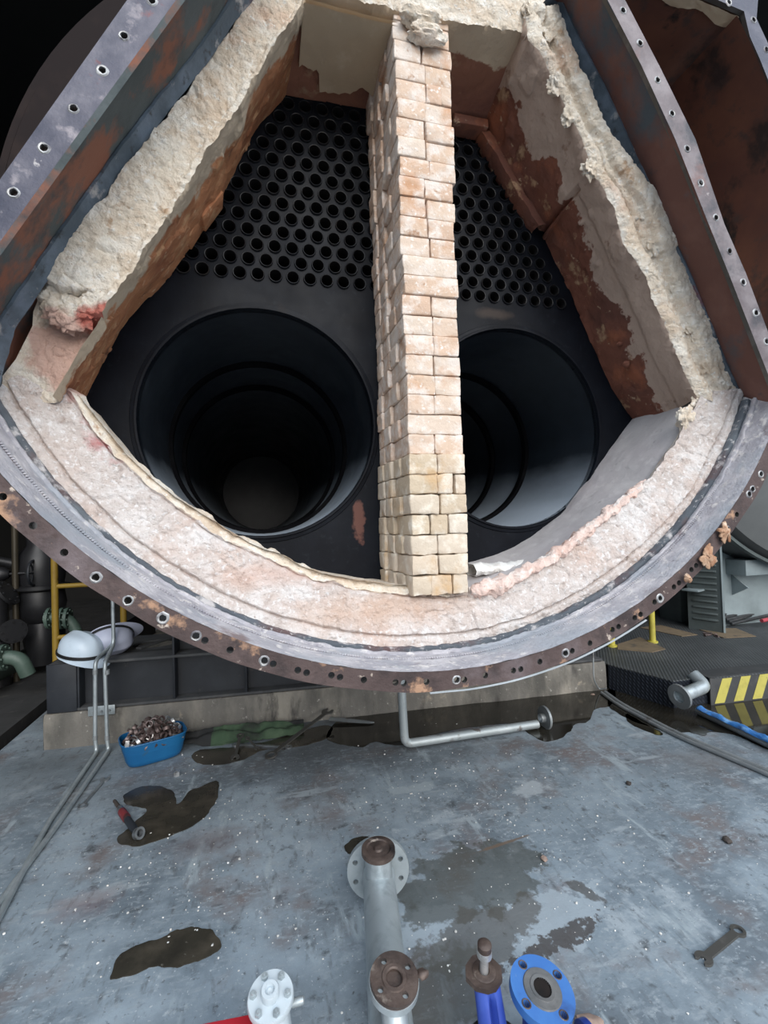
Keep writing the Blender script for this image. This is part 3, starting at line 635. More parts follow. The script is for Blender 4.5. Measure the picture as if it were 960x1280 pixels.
mb.build('roof_ledge', M['hot_right'], lining)
# inner ledge at the back of the right slab
mb = MB()
LP = pxY([(598, 172), (618, 205), (640, 245), (668, 288)], -.03)
def ledge(u, v):
    x, z = pline(LP, u); k = [(.05,-.07),(.0,-.075),(-.006,-.03),(0,.02)][int(round(v*3))]
    p = bw(x + k[0], k[1], z + k[0]*.3); return p + V(1,0,1)*fbm(p, 16)*.006
mb.grid(ledge, 50, 3); mb.build('back_ledge', M['hot_right'], lining, ang=60)
# bottom arch
def YGu(a): return YG(RS*math.cos(a)) + .02
B_in_px = [(70, 478), (87, 482), (107, 507), (140, 549), (160, 572), (185, 594), (215, 617), (240, 635), (283, 662), (320, 682), (353, 694), (380, 710), (417, 720), (473, 729), (520, 735), (590, 738), (640, 719), (680, 701), (740, 656), (780, 623), (812, 599), (850, 546), (868, 512), (880, 488)]
def rayplane(x, y):                                         # the slightly skew front plane y = YG(x)+.02
    r = ray(x, y); t = (-.435 - .055*C.x - C.y)/(r.y + .055*r.x); p = C + r*t; return (p.x, p.z - ZB)
B_in = [rayplane(x, y) for x, y in B_in_px]
B_out = []
for x, z in B_in:
    a = math.atan2(z, x); B_out.append(((RS-.012)*math.cos(a), (RS-.012)*math.sin(a)))
B_re_left = [(x*1.012, z*1.012) for (x, z), (px, py) in zip(B_in, B_in_px) if px <= 520]
B_re = B_re_left + pxY([(592, 702), (620, 694), (660, 674), (700, 642), (740, 592), (765, 557), (786, 529), (806, 500)], 0)
# match parameterisation by angle
def by_angle(P, a):
    A = [math.atan2(z, x) % (2*PI) for x, z in P]
    if a <= A[0]: return P[0]
    for i in range(1, len(P)):
        if a <= A[i]:
            k = (a-A[i-1])/max(1e-9, A[i]-A[i-1]); return (P[i-1][0]+(P[i][0]-P[i-1][0])*k, P[i-1][1]+(P[i][1]-P[i-1][1])*k)
    return P[-1]
def mono(P):
    out = [P[0]]
    for p in P[1:]:
        if math.atan2(p[1], p[0]) % (2*PI) > math.atan2(out[-1][1], out[-1][0]) % (2*PI) + 1e-4: out.append(p)
    return out
B_in, B_re = mono(B_in), mono(B_re)
a0 = math.atan2(B_in[0][1], B_in[0][0]) % (2*PI); a1 = math.atan2(B_in[-1][1], B_in[-1][0]) % (2*PI)
aa = [a0 + (a1-a0)*i/60 for i in range(61)]
BI = [by_angle(B_in, a) for a in aa]; BR = [by_angle(B_re, a) for a in aa]; BO = [((RS-.012)*math.cos(b_), (RS-.012)*math.sin(b_)) for b_ in [a - .075*(1-i/60)**8 + .05*(i/60)**10 for i, a in enumerate(aa)]]
def arch(fr_out, fr_in, rear, aa):
    mb = MB(); nu, nf, nh = 520, 52, 24; ns = 1 + nf + nh
    def ip(P, u):
        k = u*60; i = min(int(k), 59); t = k - i; return (P[i][0] + (P[i+1][0]-P[i][0])*t, P[i][1] + (P[i+1][1]-P[i][1])*t)
    def fn(u, v):
        k = int(round(v*ns)); o, i, r = ip(fr_out, u), ip(fr_in, u), ip(rear, u); right = i[0] > .18
        y = YG(o[0]) + .02
        if k == 0: return bw(o[0], -.1, o[1])
        if k <= 1 + nf:
            t = (k-1)/nf; x = o[0]+(i[0]-o[0])*t; z = o[1]+(i[1]-o[1])*t; q = V(x, y, z)
            w = fbm(q, 5, 44)*.03
            yy = y - .05*(1-t)**2*.6 + .02*t - .007*fbm(q, 5, 21, 2) - .0045*abs(fbm(q, 24, 24, 4)) - .004*fbm(q, 60, 25, 2)
            yy += .020*math.exp(-((t + w*.4 - .17)/.022)**2) + .006*max(0, .03 - abs(fbm(q, 2.6, 47, 3)))/.03
            if not right: yy += .026*math.exp(-((t + w - .84)/.018)**2) + .05*max(0, t - .84)/.16
            if right: yy -= .020*math.sin(min(1, t*1.6)*PI)*(.6+fbm(q, 3, 31))
            e = .010*(t > .85) + .005
            return bw(x + fbm(q, 9, 26)*e, yy, z + fbm(q, 9, 28)*e*1.4)
        t = (k-1-nf)/nh; yi = y + .02
        x = i[0]+(r[0]-i[0])*t; z = i[1]+(r[1]-i[1])*t; yy = yi + (-.004-yi)*t; q = V(x, yy, z)
        lip = .0
        if right: t2 = min(1, t*9); lip = -.030*t2*(1-t)                 # the lining is worn hollow behind the front edge
        n = fbm(q, 6, 33)*.006
        rr = math.hypot(x, z); f = (rr - lip - n)/rr
        return bw(x*f, yy, z*f)
    mb.grid(fn, nu, ns, lambda u, v: ((0 if v*ns < 1 + nf*.85 or ip(fr_in, u)[0] > .1 else 1) if v*ns < 1 + nf + .5 else (2 if ip(fr_in, u)[0] > .18 and v*ns > 2.5+nf else 1)))
    return mb.build('bottom_arch', [M['pale'], M['cream'], M['worn']], lining, ang=50)
arch(BO, BI, BR, aa)
# pink layer along the right front edge, white broken flakes
mb = MB()
pk = [rayplane(x, y) for x, y in [(590, 742), (630, 730), (670, 712), (705, 690), (740, 662), (775, 634), (800, 610), (812, 599)]]
def pinkf(u, v):
    x, z = pline(pk, u); a = 2*PI*v; r = .030*(1.25 - .7*u) + .010*fbm((u*9, v*2, 0), 1.4, 2)
    r *= min(1, 12*u + .5)*min(1, 9*(1-u) + .3)
    p = bw(x, YG(x) + .045, z) + V(0, math.cos(a)*r*1.3, math.sin(a)*r); return p + V(0, 1, 1)*fbm(p, 20, 5, 5)*.016
mb.grid(pinkf, 260, 24, cv=True); mb.build('pink_layer', M['pink'], lining)
mb = MB()
wk = [atY(x, y, -.24) for x, y in [(588, 712), (625, 709), (655, 704), (684, 692)]]
mb2 = MB()
def wf(u, v):
    p = Vector(pline([tuple(q) for q in wk], u)); a = 2*PI*v; r = .028*(1.1-.7*u)*min(1, 5*(1-u)+.2)
    q = p + V(0, math.cos(a)*r*2.2, math.sin(a)*r*1.1 - .004); return q + V(1, 1, 1)*fbm(q, 24, 7, 5)*.013
mb2.grid(wf, 60, 12, cv=True); mb2.build('white_flake', M['white'], lining)
wk2 = [atY(x, y, -.24) for x, y in [(716, 678), (732, 668), (747, 655)]]
mb3 = MB()
def wf2(u, v):
    p = Vector(pline([tuple(q) for q in wk2], u)); a = 2*PI*v; q = p + V(0, math.cos(a)*.03, math.sin(a)*.012)*min(1, 6*u+.3)*min(1, 6*(1-u)+.3); return q + V(1, 1, 1)*fbm(q, 25, 3)*.005
mb3.grid(wf2, 40, 10, cv=True); mb3.build('white_flake', M['white'], lining)
# chipped lumps of cream along the right slab and the corner
mb = MB()
lump_px = [(700, 100, .03), (716, 140, .026), (742, 205, .03), (805, 268, .04), (822, 300, .045), (850, 350, .04), (872, 410, .04), (890, 455, .035), (905, 488, .04), (690, 35, .04), (672, 14, .045), (862, 520, .035), (880, 505, .03)]
for i, (x, y, r) in enumerate(lump_px):
    p = atY(x, y, YRF - .0); mb = MB(); mb.ico(p + V(0, .030, 0), r*1.05, 4, (1.1, .7, 1.3), .75, i*3.7)
    for v in mb.v: v += V(1, 1, 1)*fbm(v, 40, 2, 3)*.005
    mb.build('crust_lump', M['cream'], lining, ang=60)
mb = MB()
for i, (x, y, r) in enumerate([(75, 385, .05), (62, 372, .045), (95, 390, .04), (110, 345, .05), (88, 330, .05), (120, 290, .04), (108, 378, .035), (132, 275, .03)]):
    p = atY(x, y, YLF); mb = MB(); mb.ico(p + V(0, .030, 0), r, 4, (1.1, .6, 1.2), .75, i*5.1 + 60)
    for v in mb.v: v += V(1, 1, 1)*fbm(v, 40, 2, 3)*.005
    mb.build('crust_lump', M['cream'], lining, ang=60)
mb = MB()                                                   # splintered edge of the fired face
for i, (x, y, l) in enumerate([(262, 262, .17), (240, 288, .13), (215, 318, .12), (178, 355, .10), (268, 240, .07)]):
    p = atY(x, y, -.07); d = V(-.5, 0, -.86)
    mb.box(p, (.045, .10, l), Matrix.Rotation(math.radians(30), 3, 'Y') @ Matrix.Rotation(R.uniform(-.2, .2), 3, 'X'), 0, .006)
for v in mb.v: v += V(1, 1, 1)*fbm(v, 18)*.008
mb.build('splintered_edge', M['hot_left'], lining)
mb = MB()                                                   # nubs of scale on the right face
for i, (x, y, s) in enumerate([(825, 514, .03), (762, 380, .016), (775, 430, .016), (782, 455, .02)]):
    p = atY(x, y, -.2); mb.ico(p, s, 2, (1, 1.2, .9), .5, i*9.1)
mb.build('scale_lump', M['hot_right'], lining)

# ================================================================== BRICK PILLAR
pillar = thing('brick_pillar', 'tall dividing pillar of fire bricks standing between the two flues', 'brick pillar', (.05, -.25, ZB-1.56))
ch, z0 = .0872, -1.555
def pillar_x(y, z):                                         # the left face bows out to the back
    return -.075 - .045*min(1, (y + .46)/.46) + .0*z
def brick(mb, x0, x1, y0, y1, za, zb, dx=0.0, mi=0, bev=.005):
    c = V((x0+x1)/2 + dx, (y0+y1)/2, (za+zb)/2 + ZB); sz = (abs(x1-x0)-.0025, abs(y1-y0)-.0025, zb-za-.003)
    rot = Matrix.Rotation(R.uniform(-.012, .012), 3, 'Z') @ Matrix.Rotation(R.uniform(-.006, .006), 3, 'Y')
    k = len(mb.v); mb.box(c, sz, rot, mi, bev, 3)
    o = R.random()*50
    for v in mb.v[k:]: v += V(1, 1, 1)*(nz(v, 22, o)*.0065 + nz(v, 60, o)*.003)
shaft, base = MB(), MB()
nc = 30
for c in range(nc):
    za = z0 + c*ch*.995; zb = za + ch*.995; low = c < 7
    mb = base if low else shaft
    xl, xr = (-.088, .172) if low else (-.072, .180)
    lean = -.012*(c/nc)
    xl += lean; xr += lean + (.012 if c > 20 else 0)
    yf = -.462 if low else -.445
    w = xr - xl; ys = [yf, yf + .115 + R.uniform(-.012, .012), yf + .23 + R.uniform(-.01, .01), yf + .345, -.006]
    if c % 2: ys = [yf, yf + .225, yf + .34, -.006]
    typ = [2, 3, 2, 3, 2, 2, 3][::-1][c] if low else R.choice([1, 2, 2, 1, 2]) if c < 19 else R.choice([2, 2, 3, 2])
    for i in range(len(ys)-1):
        k = (ys[i] + .46)/.46; sh = -.04*k
        n = typ if i == 0 else 2
        cuts = {1: [0, 1], 2: [0, .5 + R.uniform(-.04, .04), 1], 3: [0, .36 + R.uniform(-.04, .04), .68 + R.uniform(-.05, .05), 1]}[n]
        if n == 3 and R.random() < .5: cuts = [0, .52, .80, 1]
        for j in range(len(cuts)-1):
            gap = .006 if (i == 0 and low and j == 0 and c in (1, 3, 5)) else 0
            f = R.uniform(-.006, .006) if i == 0 else 0
            brick(mb, xl + w*cuts[j] + sh*(.8 if j == 0 else .2), xl + w*cuts[j+1] - gap + sh*.2, ys[i] + f, ys[i+1], za, zb, R.uniform(-.0065, .0065), 0, .0065 if low else .0045)
base.build('pillar_base', M['brickpale'], pillar)
shaft.build('pillar_shaft', M['brick'], pillar)
mb = MB(); p = atY(537, 38, -.49); mb.ico(p + V(0, .02, .0), .085, 4, (1, .45, .42), .45, 3.3)
mb.ico(p + V(-.03, .02, .06), .08, 4, (1.1, .5, .5), .45, 13.3)
mb.build('mortar_cap', M['cream'], pillar)

# ================================================================== BASE FRAME (black steel) ON THE PLINTH
frame_t = thing('base_frame', 'black steel base frame with upright stiffeners on the concrete plinth', 'steel frame', tuple(pl(0, .1, .232)))
zt = .232; hb = .30
def rotm(): return Matrix.Rotation(math.atan2(pd.y, pd.x), 3, 'Z')
RP = rotm()
def pbox(mb, u0, u1, w0, w1, za, zb, mi=0, bev=0): mb.box(pl((u0+u1)/2, (w0+w1)/2, (za+zb)/2), (u1-u0, w1-w0, zb-za), RP, mi, bev)
LB_ = PLn - .02
mb = MB(); pbox(mb, .04, LB_, .10, .116, zt, zt+hb); mb.build('web', M['black_steel'], frame_t, smooth=False)
mb = MB(); pbox(mb, .02, LB_, .0 + .01, .22, zt, zt+.018, 0, .003); mb.build('bottom_flange', M['dust_black'], frame_t)
mb = MB(); pbox(mb, .02, LB_, .01, .22, zt+hb, zt+hb+.018, 0, .003); mb.build('top_flange', M['dust_black'], frame_t)
mb = MB(); pbox(mb, .02, .20, .004, .018, zt, zt+hb+.018, 0, .003); pbox(mb, .02, .034, .01, 2.4, zt, zt+hb+.018, 0, .003)
mb.lathe([(0, -.008), (.008, -.008), (.008, 0)], pl(.09, .004, zt+.24), -pn, 8); mb.lathe([(0, -.008), (.008, -.008), (.008, 0)], pl(.09, .004, zt+.16), -pn, 8)
mb.build('end_plate', M['black_steel'], frame_t)
def under(u): x = PA.x + pd.x*u; return min(zt+hb+.55, ZB - math.sqrt(max(.1, 1.84**2 - x*x)) - .01)
for u in (.20, .80, 1.28, 1.78, 2.3, 2.8, 3.3, 3.8):
    mb = MB(); pbox(mb, u, u+.014, .012, .22, zt+.018, zt+hb if u < .5 else under(u), 0, .002); mb.build('stiffener', M['black_steel'], frame_t)
us = [.8 + (LB_-.8)*i/40 for i in range(41)]; mb = MB(); mb.plate([(.8, zt+hb), (LB_, zt+hb)] + [(u, under(u)) for u in us[::-1]], [], lambda a, b, d: pl(a, .17+d, b), .016); mb.build('saddle_web', M['black_steel'], frame_t, smooth=False)
mb = MB()                                                   # top plate with an oval cut-out behind the beam
ov = [(.58 + .16*math.cos(t*2*PI/28), .42 + .13*math.sin(t*2*PI/28)) for t in range(28)]
mb.plate([(.03, .2), (.82, .2), (.82, .75), (.03, .75)], [ov], lambda a, b, d: pl(a, b, zt+hb+.004+d), .014)
mb.build('top_plate', M['dust_black'], frame_t, smooth=False)
mb = MB(); mb.box(pl(.60, .40, zt+hb+.03), (.05, .36, .012), RP @ Matrix.Rotation(-.5, 3, 'Z')); mb.build('diagonal_brace', M['dust_black'], frame_t, smooth=False)
# lower legs that carry the boiler shell
for u in (1.5, 2.9):
    mb = MB(); pbox(mb, u, u+.4, .5, 3.4, zt, ZB - 1.815, 0, .004); mb.build('cradle', M['black_steel'], frame_t)

# ================================================================== LEFT: CONDUITS, HELMETS
def poly_round(pts, r, n=6):
    pts = [Vector(p) for p in pts]; out = [pts[0]]
    for i in range(1, len(pts)-1):
        a, b, c = pts[i-1], pts[i], pts[i+1]; d0 = (a-b); d1 = (c-b); rr = min(r, d0.length*.45, d1.length*.45); p0 = b + d0.normalized()*rr; p1 = b + d1.normalized()*rr
        for k in range(n+1): t = k/n; out.append(p0*(1-t)**2 + b*2*t*(1-t) + p1*t*t)
    out.append(pts[-1]); return out
w_c = -.03
def plane_p(px, py, w):                                      # pixel onto the plane parallel to the plinth's face
    n = pn; p0 = pl(0, w, 0); r = ray(px, py); t = n.dot(p0 - C)/n.dot(r); return C + r*t
for i, (xt, xb, path_t, lab, fx0) in enumerate((
        (119, 120, [(145, 799), (119, 826)], 'galvanised conduit up the plinth beside the blue tub, left one of the pair', 0),
        (134, 136, [(141, 752), (142, 812), (131, 826)], 'galvanised conduit up the plinth beside the blue tub, taller right one of the pair', 1))):
    base_p = atZ(121 + 15*i, 940 - 2*i, .013)
    wb = (base_p - PA).dot(pn)
    pts = []
    if i == 0: pts = [plane_p(150, 790, .3), plane_p(143, 803, .12), plane_p(119, 826, wb)]
    else: pts = [plane_p(140, 700, .05), plane_p(142, 806, .05), plane_p(131, 828, wb)]
    pts += [plane_p(119 + 15*i, 925, wb), base_p, atZ(62 + 12*i, 1025, .013) * .5 + atZ(60 + 14*i, 1030, .013)*.5, atZ(-10, 1163 - 22*i, .013), atZ(-240, 1560 - 40*i, .013)]
    c = thing('conduit_pipe', lab, 'pipe', tuple(base_p))
    mb = MB(); mb.tube(poly_round(pts, .05), .0125, 12); mb.build('tube', M['galv'], c)
    mb = MB()
    for q in (plane_p(119 + 15*i, 840, wb), plane_p(119 + 15*i, 922, wb)): mb.tube([q - V(0,0,.014), q + V(0,0,.014)], .0155, 12)
    mb.build('coupling', M['galv_dull'], c)
cp = plane_p(127, 888, -.012)
clamp = thing('pipe_clamp_plate', 'galvanised bracket plate holding the two conduits to the black frame', 'bracket', tuple(cp))
mb = MB(); mb.box(cp, (.165, .006, .062), RP, 0, .002); mb.build('plate', M['galv'], clamp)
for k in (-.045, .0, .05):
    mb = MB(); q = cp + pd*k - V(0,0,.004); mb.lathe([(0, -.012), (.008, -.012), (.009, -.004), (.009, 0)], q - pn*.003, -pn*-1, 6); mb.build('bolt', M['galv_dull'], clamp)

def helmet(loc, rot, m, label, k=1.0):
    t = thing('hard_hat', label, 'helmet', tuple(loc)); Rm = rot
    def P(v): return Vector(loc) + Rm @ (v*k)
    mb = MB()
    def sh(u, v, k=1.0):
        a = 2*PI*u; f = v*PI/2; rx, ry, h = .145*k, .115*k, .135*k
        e = 1 + .03*math.sin(a*2)
        p = V(math.cos(a)*rx*math.sin(f)**.92, math.sin(a)*ry*math.sin(f)**.92, h*(1 - abs(v)**2.5)**.8)
        rid = max(0, 1 - abs(p.y)/.030)*.010*min(1, p.z/.05); p.z += rid
        return P(p + V(0,0,.02))
    mb.grid(sh, 48, 14, cu=True); mb.grid(lambda u, v: sh(u, v, .965), 48, 14, cu=True)
    mb.build('shell', m, t, ang=70)
    mb = MB()                                               # peak and rim
    def brim(u, v):
        a = 2*PI*u; pk = max(0, math.cos(a))**1.2; rx, ry = .143, .113; ext = .003 + .077*pk
        return P(V(math.cos(a)*(rx + ext*v), math.sin(a)*(ry + (.003 + .016*pk)*v), .022 - .018*v*pk - .004*v))
    mb.grid(brim, 48, 4, cu=True); mb.grid(lambda u, v: brim(u, v) - Rm @ V(0,0,.004), 48, 4, cu=True); mb.build('brim', m, t, ang=70)
    mb = MB(); mb.lathe([(.151, .030), (.1535, .032), (.153, .047), (.149, .050)], (0,0,0), (0,0,1), 48)
    for v in mb.v: v.y *= .80
    mb.v = [P(v) for v in mb.v]; mb.build('band', M['rubber'], t)
    mb = MB(); mb.tube([P(V(.118*math.cos(a), .095*math.sin(a), .012)) for a in [2*PI*i/24 for i in range(24)]], .006, 6, closed=True); mb.build('inner_harness', M['rubber'], t)
    mb = MB(); mb.lathe([(0, .012), (.014, .012), (.017, .004), (.017, 0)], P(V(-.145, 0, .06)), Rm @ V(-1, 0, .35), 16); mb.build('ratchet_knob', M['rubber'], t)
    return t
hz = zt + hb + .018
hp = plane_p(101, 828, .09)
helmet(V(hp.x, hp.y, hz + .012), Matrix.Rotation(math.radians(-38), 3, 'Z') @ Matrix.Rotation(math.radians(9), 3, 'Y'), M['helmet'], 'pale blue-white hard hat lying peak right on the frame, left of the conduits', 1.10)
h2 = plane_p(137, 806, .22)
helmet(V(h2.x, h2.y, hz + .135), Matrix.Rotation(math.radians(25), 3, 'Z') @ Matrix.Rotation(math.radians(-52), 3, 'X') @ Matrix.Rotation(math.radians(180), 3, 'X'), M['helmet2'], 'white hard hat lying upside down behind the tall conduit', 1.0)

# yellow guard rail
GY = 2.15
rail = thing('guard_rail', 'yellow tubular guard rail behind the helmets', 'railing', tuple(V(*(atY(68, 835, GY).xy), 0)))
g = lambda x, y: atY(x, y, GY)
a = g(68, 700)
mb = MB(); mb.tube([V(a.x, GY, 0), V(a.x, GY, 1.55)], .026, 12); mb.build('post', M['yellow'], rail)
b = g(146, 752); mb = MB(); mb.tube([V(b.x + .05, GY, 0), V(b.x + .05, GY, 1.55)], .026, 12); mb.build('post', M['yellow'], rail)
for yy in (733, 797):
    q = g(70, yy); mb = MB(); mb.tube([V(a.x, GY, q.z), V(b.x + .05, GY, q.z)], .02, 10); mb.build('rail', M['yellow'], rail)
# dim pipework beyond
def flange(mb, c, ax, r, th=.02, hole=.0, n=8, mi=0):
    mb.lathe([(hole, 0), (r, 0), (r, th), (hole, th)] if hole else [(0, 0), (r, 0), (r, th), (0, th)], c, ax, 28, mi)
    x, y, d = frame(ax)
    for i in range(n):
        q = Vector(c) + (x*math.cos(2*PI*i/n) + y*math.sin(2*PI*i/n))*r*.78; mb.lathe([(0, -.012), (r*.09, -.012), (r*.09, th+.012), (0, th+.012)], q, ax, 6, mi)
YP = 2.7
def pipe_thing(label, pts, r, m, fl=(), name='steam_pipe', cat='pipe', rnd=.12):
    t = thing(name, label, cat, tuple(pts[0])); mb = MB(); mb.tube(poly_round(pts, rnd, 8), r, 18); mb.build('tube', m, t)
    for c, ax, rr in fl: mb = MB(); flange(mb, c, ax, rr, .025, 0, 8); mb.build('flange', m, t)
    return t
p0, p1 = atY(-60, 905, 2.2), atY(66, 800, 3.4)
pipe_thing('thick dull green pipe running along the dark left floor', [V(p0.x, 1.4, .17), V(p1.x - .15, 3.8, .17)], .085, M['green_dark'])
e0 = atY(30, 832, 2.4)
pipe_thing('pale green elbow pipe dropping onto the thick green pipe', [atY(-30, 822, 2.4), atY(25, 822, 2.4), V(e0.x+.02, 2.42, .2)], .06, M['green_pipe'], [(atY(3, 822, 2.4), (1, 0, .05), .11), (atY(-4, 822, 2.4), (1, 0, .05), .11)])
e1 = atY(90, 770, 2.8)
pipe_thing('pale green valve pipe bending down behind the yellow post', [atY(56, 772, 2.8), atY(85, 772, 2.8), atY(97, 790, 2.8), V(atY(98, 830, 2.8).x, 2.8, 0)], .05, M['green_pipe'], [(atY(60, 773, 2.8), (1,0,0), .10), (atY(76, 773, 2.8), (1,0,0), .10), (atY(83, 773, 2.8), (1,0,0), .10)], rnd=.1)
v0 = atY(52, 760, 3.2)
ves = thing('strainer_vessel', 'dark grey bulging vessel behind the yellow post', 'vessel', (v0.x, 3.2, 0))
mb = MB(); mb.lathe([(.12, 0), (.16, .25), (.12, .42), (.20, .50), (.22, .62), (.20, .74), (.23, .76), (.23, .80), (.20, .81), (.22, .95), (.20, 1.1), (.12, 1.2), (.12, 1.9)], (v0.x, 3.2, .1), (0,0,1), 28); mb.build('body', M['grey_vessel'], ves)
mb = MB(); mb.lathe([(.26, -.012), (.26, .012)], (v0.x, 3.2, .88), (0,0,1), 28); mb.build('joint_ring', M['grey_vessel'], ves)
hw = atY(42, 716, 3.0)
wheel = thing('hand_wheel_valve', 'dark valve with upright hand wheel in the shadow at left edge', 'valve', tuple(hw))
mb = MB(); mb.tube([hw + V(0, .12*math.cos(t), .12*math.sin(t)) for t in [2*PI*i/28 for i in range(28)]], .012, 8, closed=True)
for k in range(3): mb.tube([hw + V(0, .12*math.cos(k*PI/3), .12*math.sin(k*PI/3)), hw - V(0, .12*math.cos(k*PI/3), .12*math.sin(k*PI/3))], .008, 6)
mb.build('wheel', M['black_steel'], wheel)
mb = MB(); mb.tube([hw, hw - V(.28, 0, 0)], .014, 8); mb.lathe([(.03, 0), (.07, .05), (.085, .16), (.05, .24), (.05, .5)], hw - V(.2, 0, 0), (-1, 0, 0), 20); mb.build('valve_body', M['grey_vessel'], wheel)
pc = atY(20, 770, 3.0)
pipe_thing('slim bronze-grey upright pipe in the shadow at the left edge', [V(pc.x, 3.0, 0), V(pc.x, 3.0, 2.2)], .028, material('bronze_pipe', (.06,.05,.034), [((.04,.035,.025),5,.4,.7)], .45, .3))
dk = atY(10, 785, 2.9)
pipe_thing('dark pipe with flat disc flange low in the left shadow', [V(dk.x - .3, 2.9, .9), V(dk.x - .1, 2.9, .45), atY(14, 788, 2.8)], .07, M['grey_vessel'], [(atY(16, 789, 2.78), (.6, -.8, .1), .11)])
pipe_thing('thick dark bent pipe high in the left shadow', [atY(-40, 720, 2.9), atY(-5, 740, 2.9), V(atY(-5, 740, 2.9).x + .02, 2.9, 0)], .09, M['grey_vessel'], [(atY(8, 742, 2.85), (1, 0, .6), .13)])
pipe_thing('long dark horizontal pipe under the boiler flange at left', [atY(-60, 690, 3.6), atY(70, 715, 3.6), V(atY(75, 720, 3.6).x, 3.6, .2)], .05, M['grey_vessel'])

# ================================================================== BLUE TUB WITH SCRAP
tc = V(-1.385, .90, 0); TA = math.radians(20); TRm = Matrix.Rotation(TA, 3, 'Z')
tub = thing('blue_tub', 'cut-down blue plastic tub full of metal rings beside the conduits', 'tub', tuple(tc))
def tub_ring(k, z, n=4.0, off=0.0):
    def f(a):
        c, s_ = math.cos(a), math.sin(a); rr = (abs(c/(.185*k))**n + abs(s_/(.125*k))**n)**(-1/n)
        return tc + TRm @ V((rr-off)*c, (rr-off)*s_, z)
    return f
zs = [(.70, .003), (.80, .010), (.87, .035), (.93, .085), (.945, .09), (.945, .096), (.955, .10), (1.0, .145)]
def tubf(u, v, off=0.0):
    k, z = zs[int(round(v*7))]; return tub_ring(k, z, 4.0, off)(2*PI*u)
mb = MB(); mb.grid(tubf, 60, 7, cu=True); mb.grid(lambda u, v: tubf(u, v, .005) + V(0,0,.001), 60, 7, cu=True)
mb.add([tub_ring(.70, .003)(2*PI*i/60) for i in range(60)], [list(range(60))]); mb.build('body', M['tub'], tub, ang=60)
mb = MB(); mb.tube([tub_ring(1.0, .145)(2*PI*i/60) for i in range(60)], .005, 8, closed=True); mb.build('rim', M['tub'], tub)
def ring_mesh(ro, ri, h):
    mb = MB(); mb.lathe([(ri, -h/2), (ro, -h/2), (ro, h/2), (ri, h/2), (ri, -h/2)], (0,0,0), (0,0,1), 16); return mb
kinds = [(.021, .016, .027), (.022, .0165, .018), (.0235, .018, .013), (.022, .011, .020)]
protos = []
first = {}
n_ring = 0
for lay in range(5):
    zc = .085 + .034*lay; kx, ky = [(.150,.092), (.168,.108), (.165,.104), (.125,.078), (.070,.044)][lay]
    if lay == 0: continue
    spots = []
    for i in range(-6, 7):
        for j in range(-5, 6):
            x, y = .047*(i + .5*(j % 2)) + .02*(lay % 2), .041*j + .018*(lay % 2)
            if (abs(x)/kx)**3 + (abs(y)/ky)**3 < 1.0: spots.append((x, y))
    for x, y in spots:
        p = tc + TRm @ V(x + R.uniform(-.004, .004), y + R.uniform(-.004, .004), zc + R.uniform(-.004, .004))
        kd = R.choice([0, 1, 1, 2, 3]); bright = R.random() < .26
        key = (kd, bright)
        if key not in first:
            ob = ring_mesh(*kinds[kd]).build('metal_ring', M['scrapbright'] if bright else M['scrap']); first[key] = ob
        else: ob = first[key].copy(); COL.objects.link(ob)
        ob.location = p; ob.rotation_euler = (R.uniform(-1.3, 1.3), R.uniform(-1.3, 1.3), R.uniform(0, 6))
        tag(ob, 'bright shiny metal ring in the heap inside the blue tub' if bright else 'rusty dark metal ring in the heap inside the blue tub', 'metal ring', 'bright metal rings in the blue tub' if bright else 'rusty metal rings in the blue tub')
for (px, py, w, sz, lab) in ((186, 913, .85, (.052, .034, .006), 'square pale metal tag on top of the heap in the tub'), (159, 930, .7, (.022, .006, .036), 'small upright white metal plate at the left end of the tub'), (222, 920, .85, (.075, .028, .006), 'long grey metal wedge lying on the right end of the tub heap')):
    p = atY(px, py, w); mb = MB(); mb.box((0,0,0), sz, None, 0, .0015); o = mb.build('metal_plate', M['scrapbright'] if 'wedge' not in lab else M['galv_dull'])
    o.location = p; o.rotation_euler = (.75, .25, .5) if 'upright' not in lab else (.0, .1, .2)
    tag(o, lab, 'metal plate')
nt = atZ(221, 967, .012); mb = MB(); mb.lathe([(.008, -.012), (.017, -.012), (.017, .012), (.008, .012), (.008, -.012)], (0,0,0), (0,0,1), 6); o = mb.build('hex_nut', M['scrapbright']); o.location = (nt.x, nt.y, .0125)
tag(o, 'single pale hex nut on the floor just right of the blue tub', 'nut')

# ================================================================== SPANNERS AND TOOLS
def spanner_mesh(L, w=.020, ring=.024, jaw=.026):
    mb = MB(); n = 20
    hole = [(L/2 - ring + ring*.62*math.cos(2*PI*i/12), ring*.62*math.sin(2*PI*i/12)) for i in range(12)]
    a = math.asin(min(.95, w/2/ring))
    pts = [(L/2 - ring + ring*math.cos(t), ring*math.sin(t)) for t in [PI + a - (2*PI)*0 + (2*PI - 2*a)*i/n for i in range(n+1)]]
    cx = -L/2 + jaw
    ja = math.asin(min(.95, w/2/jaw))
    j = [(cx + jaw*math.cos(t), jaw*math.sin(t)) for t in [ja + (PI*.80 - ja)*i/7 for i in range(8)]]
    j2 = [(cx - jaw*.62, jaw*.34), (cx - jaw*.05, jaw*.36), (cx + jaw*.10, 0), (cx - jaw*.05, -jaw*.36), (cx - jaw*.62, -jaw*.34)]
    j3 = [(x, -y) for x, y in j[::-1]]
    mb.plate(pts + j + j2 + j3, [hole], lambda x, y, d: V(x, y, d - .004), .008)
    return mb
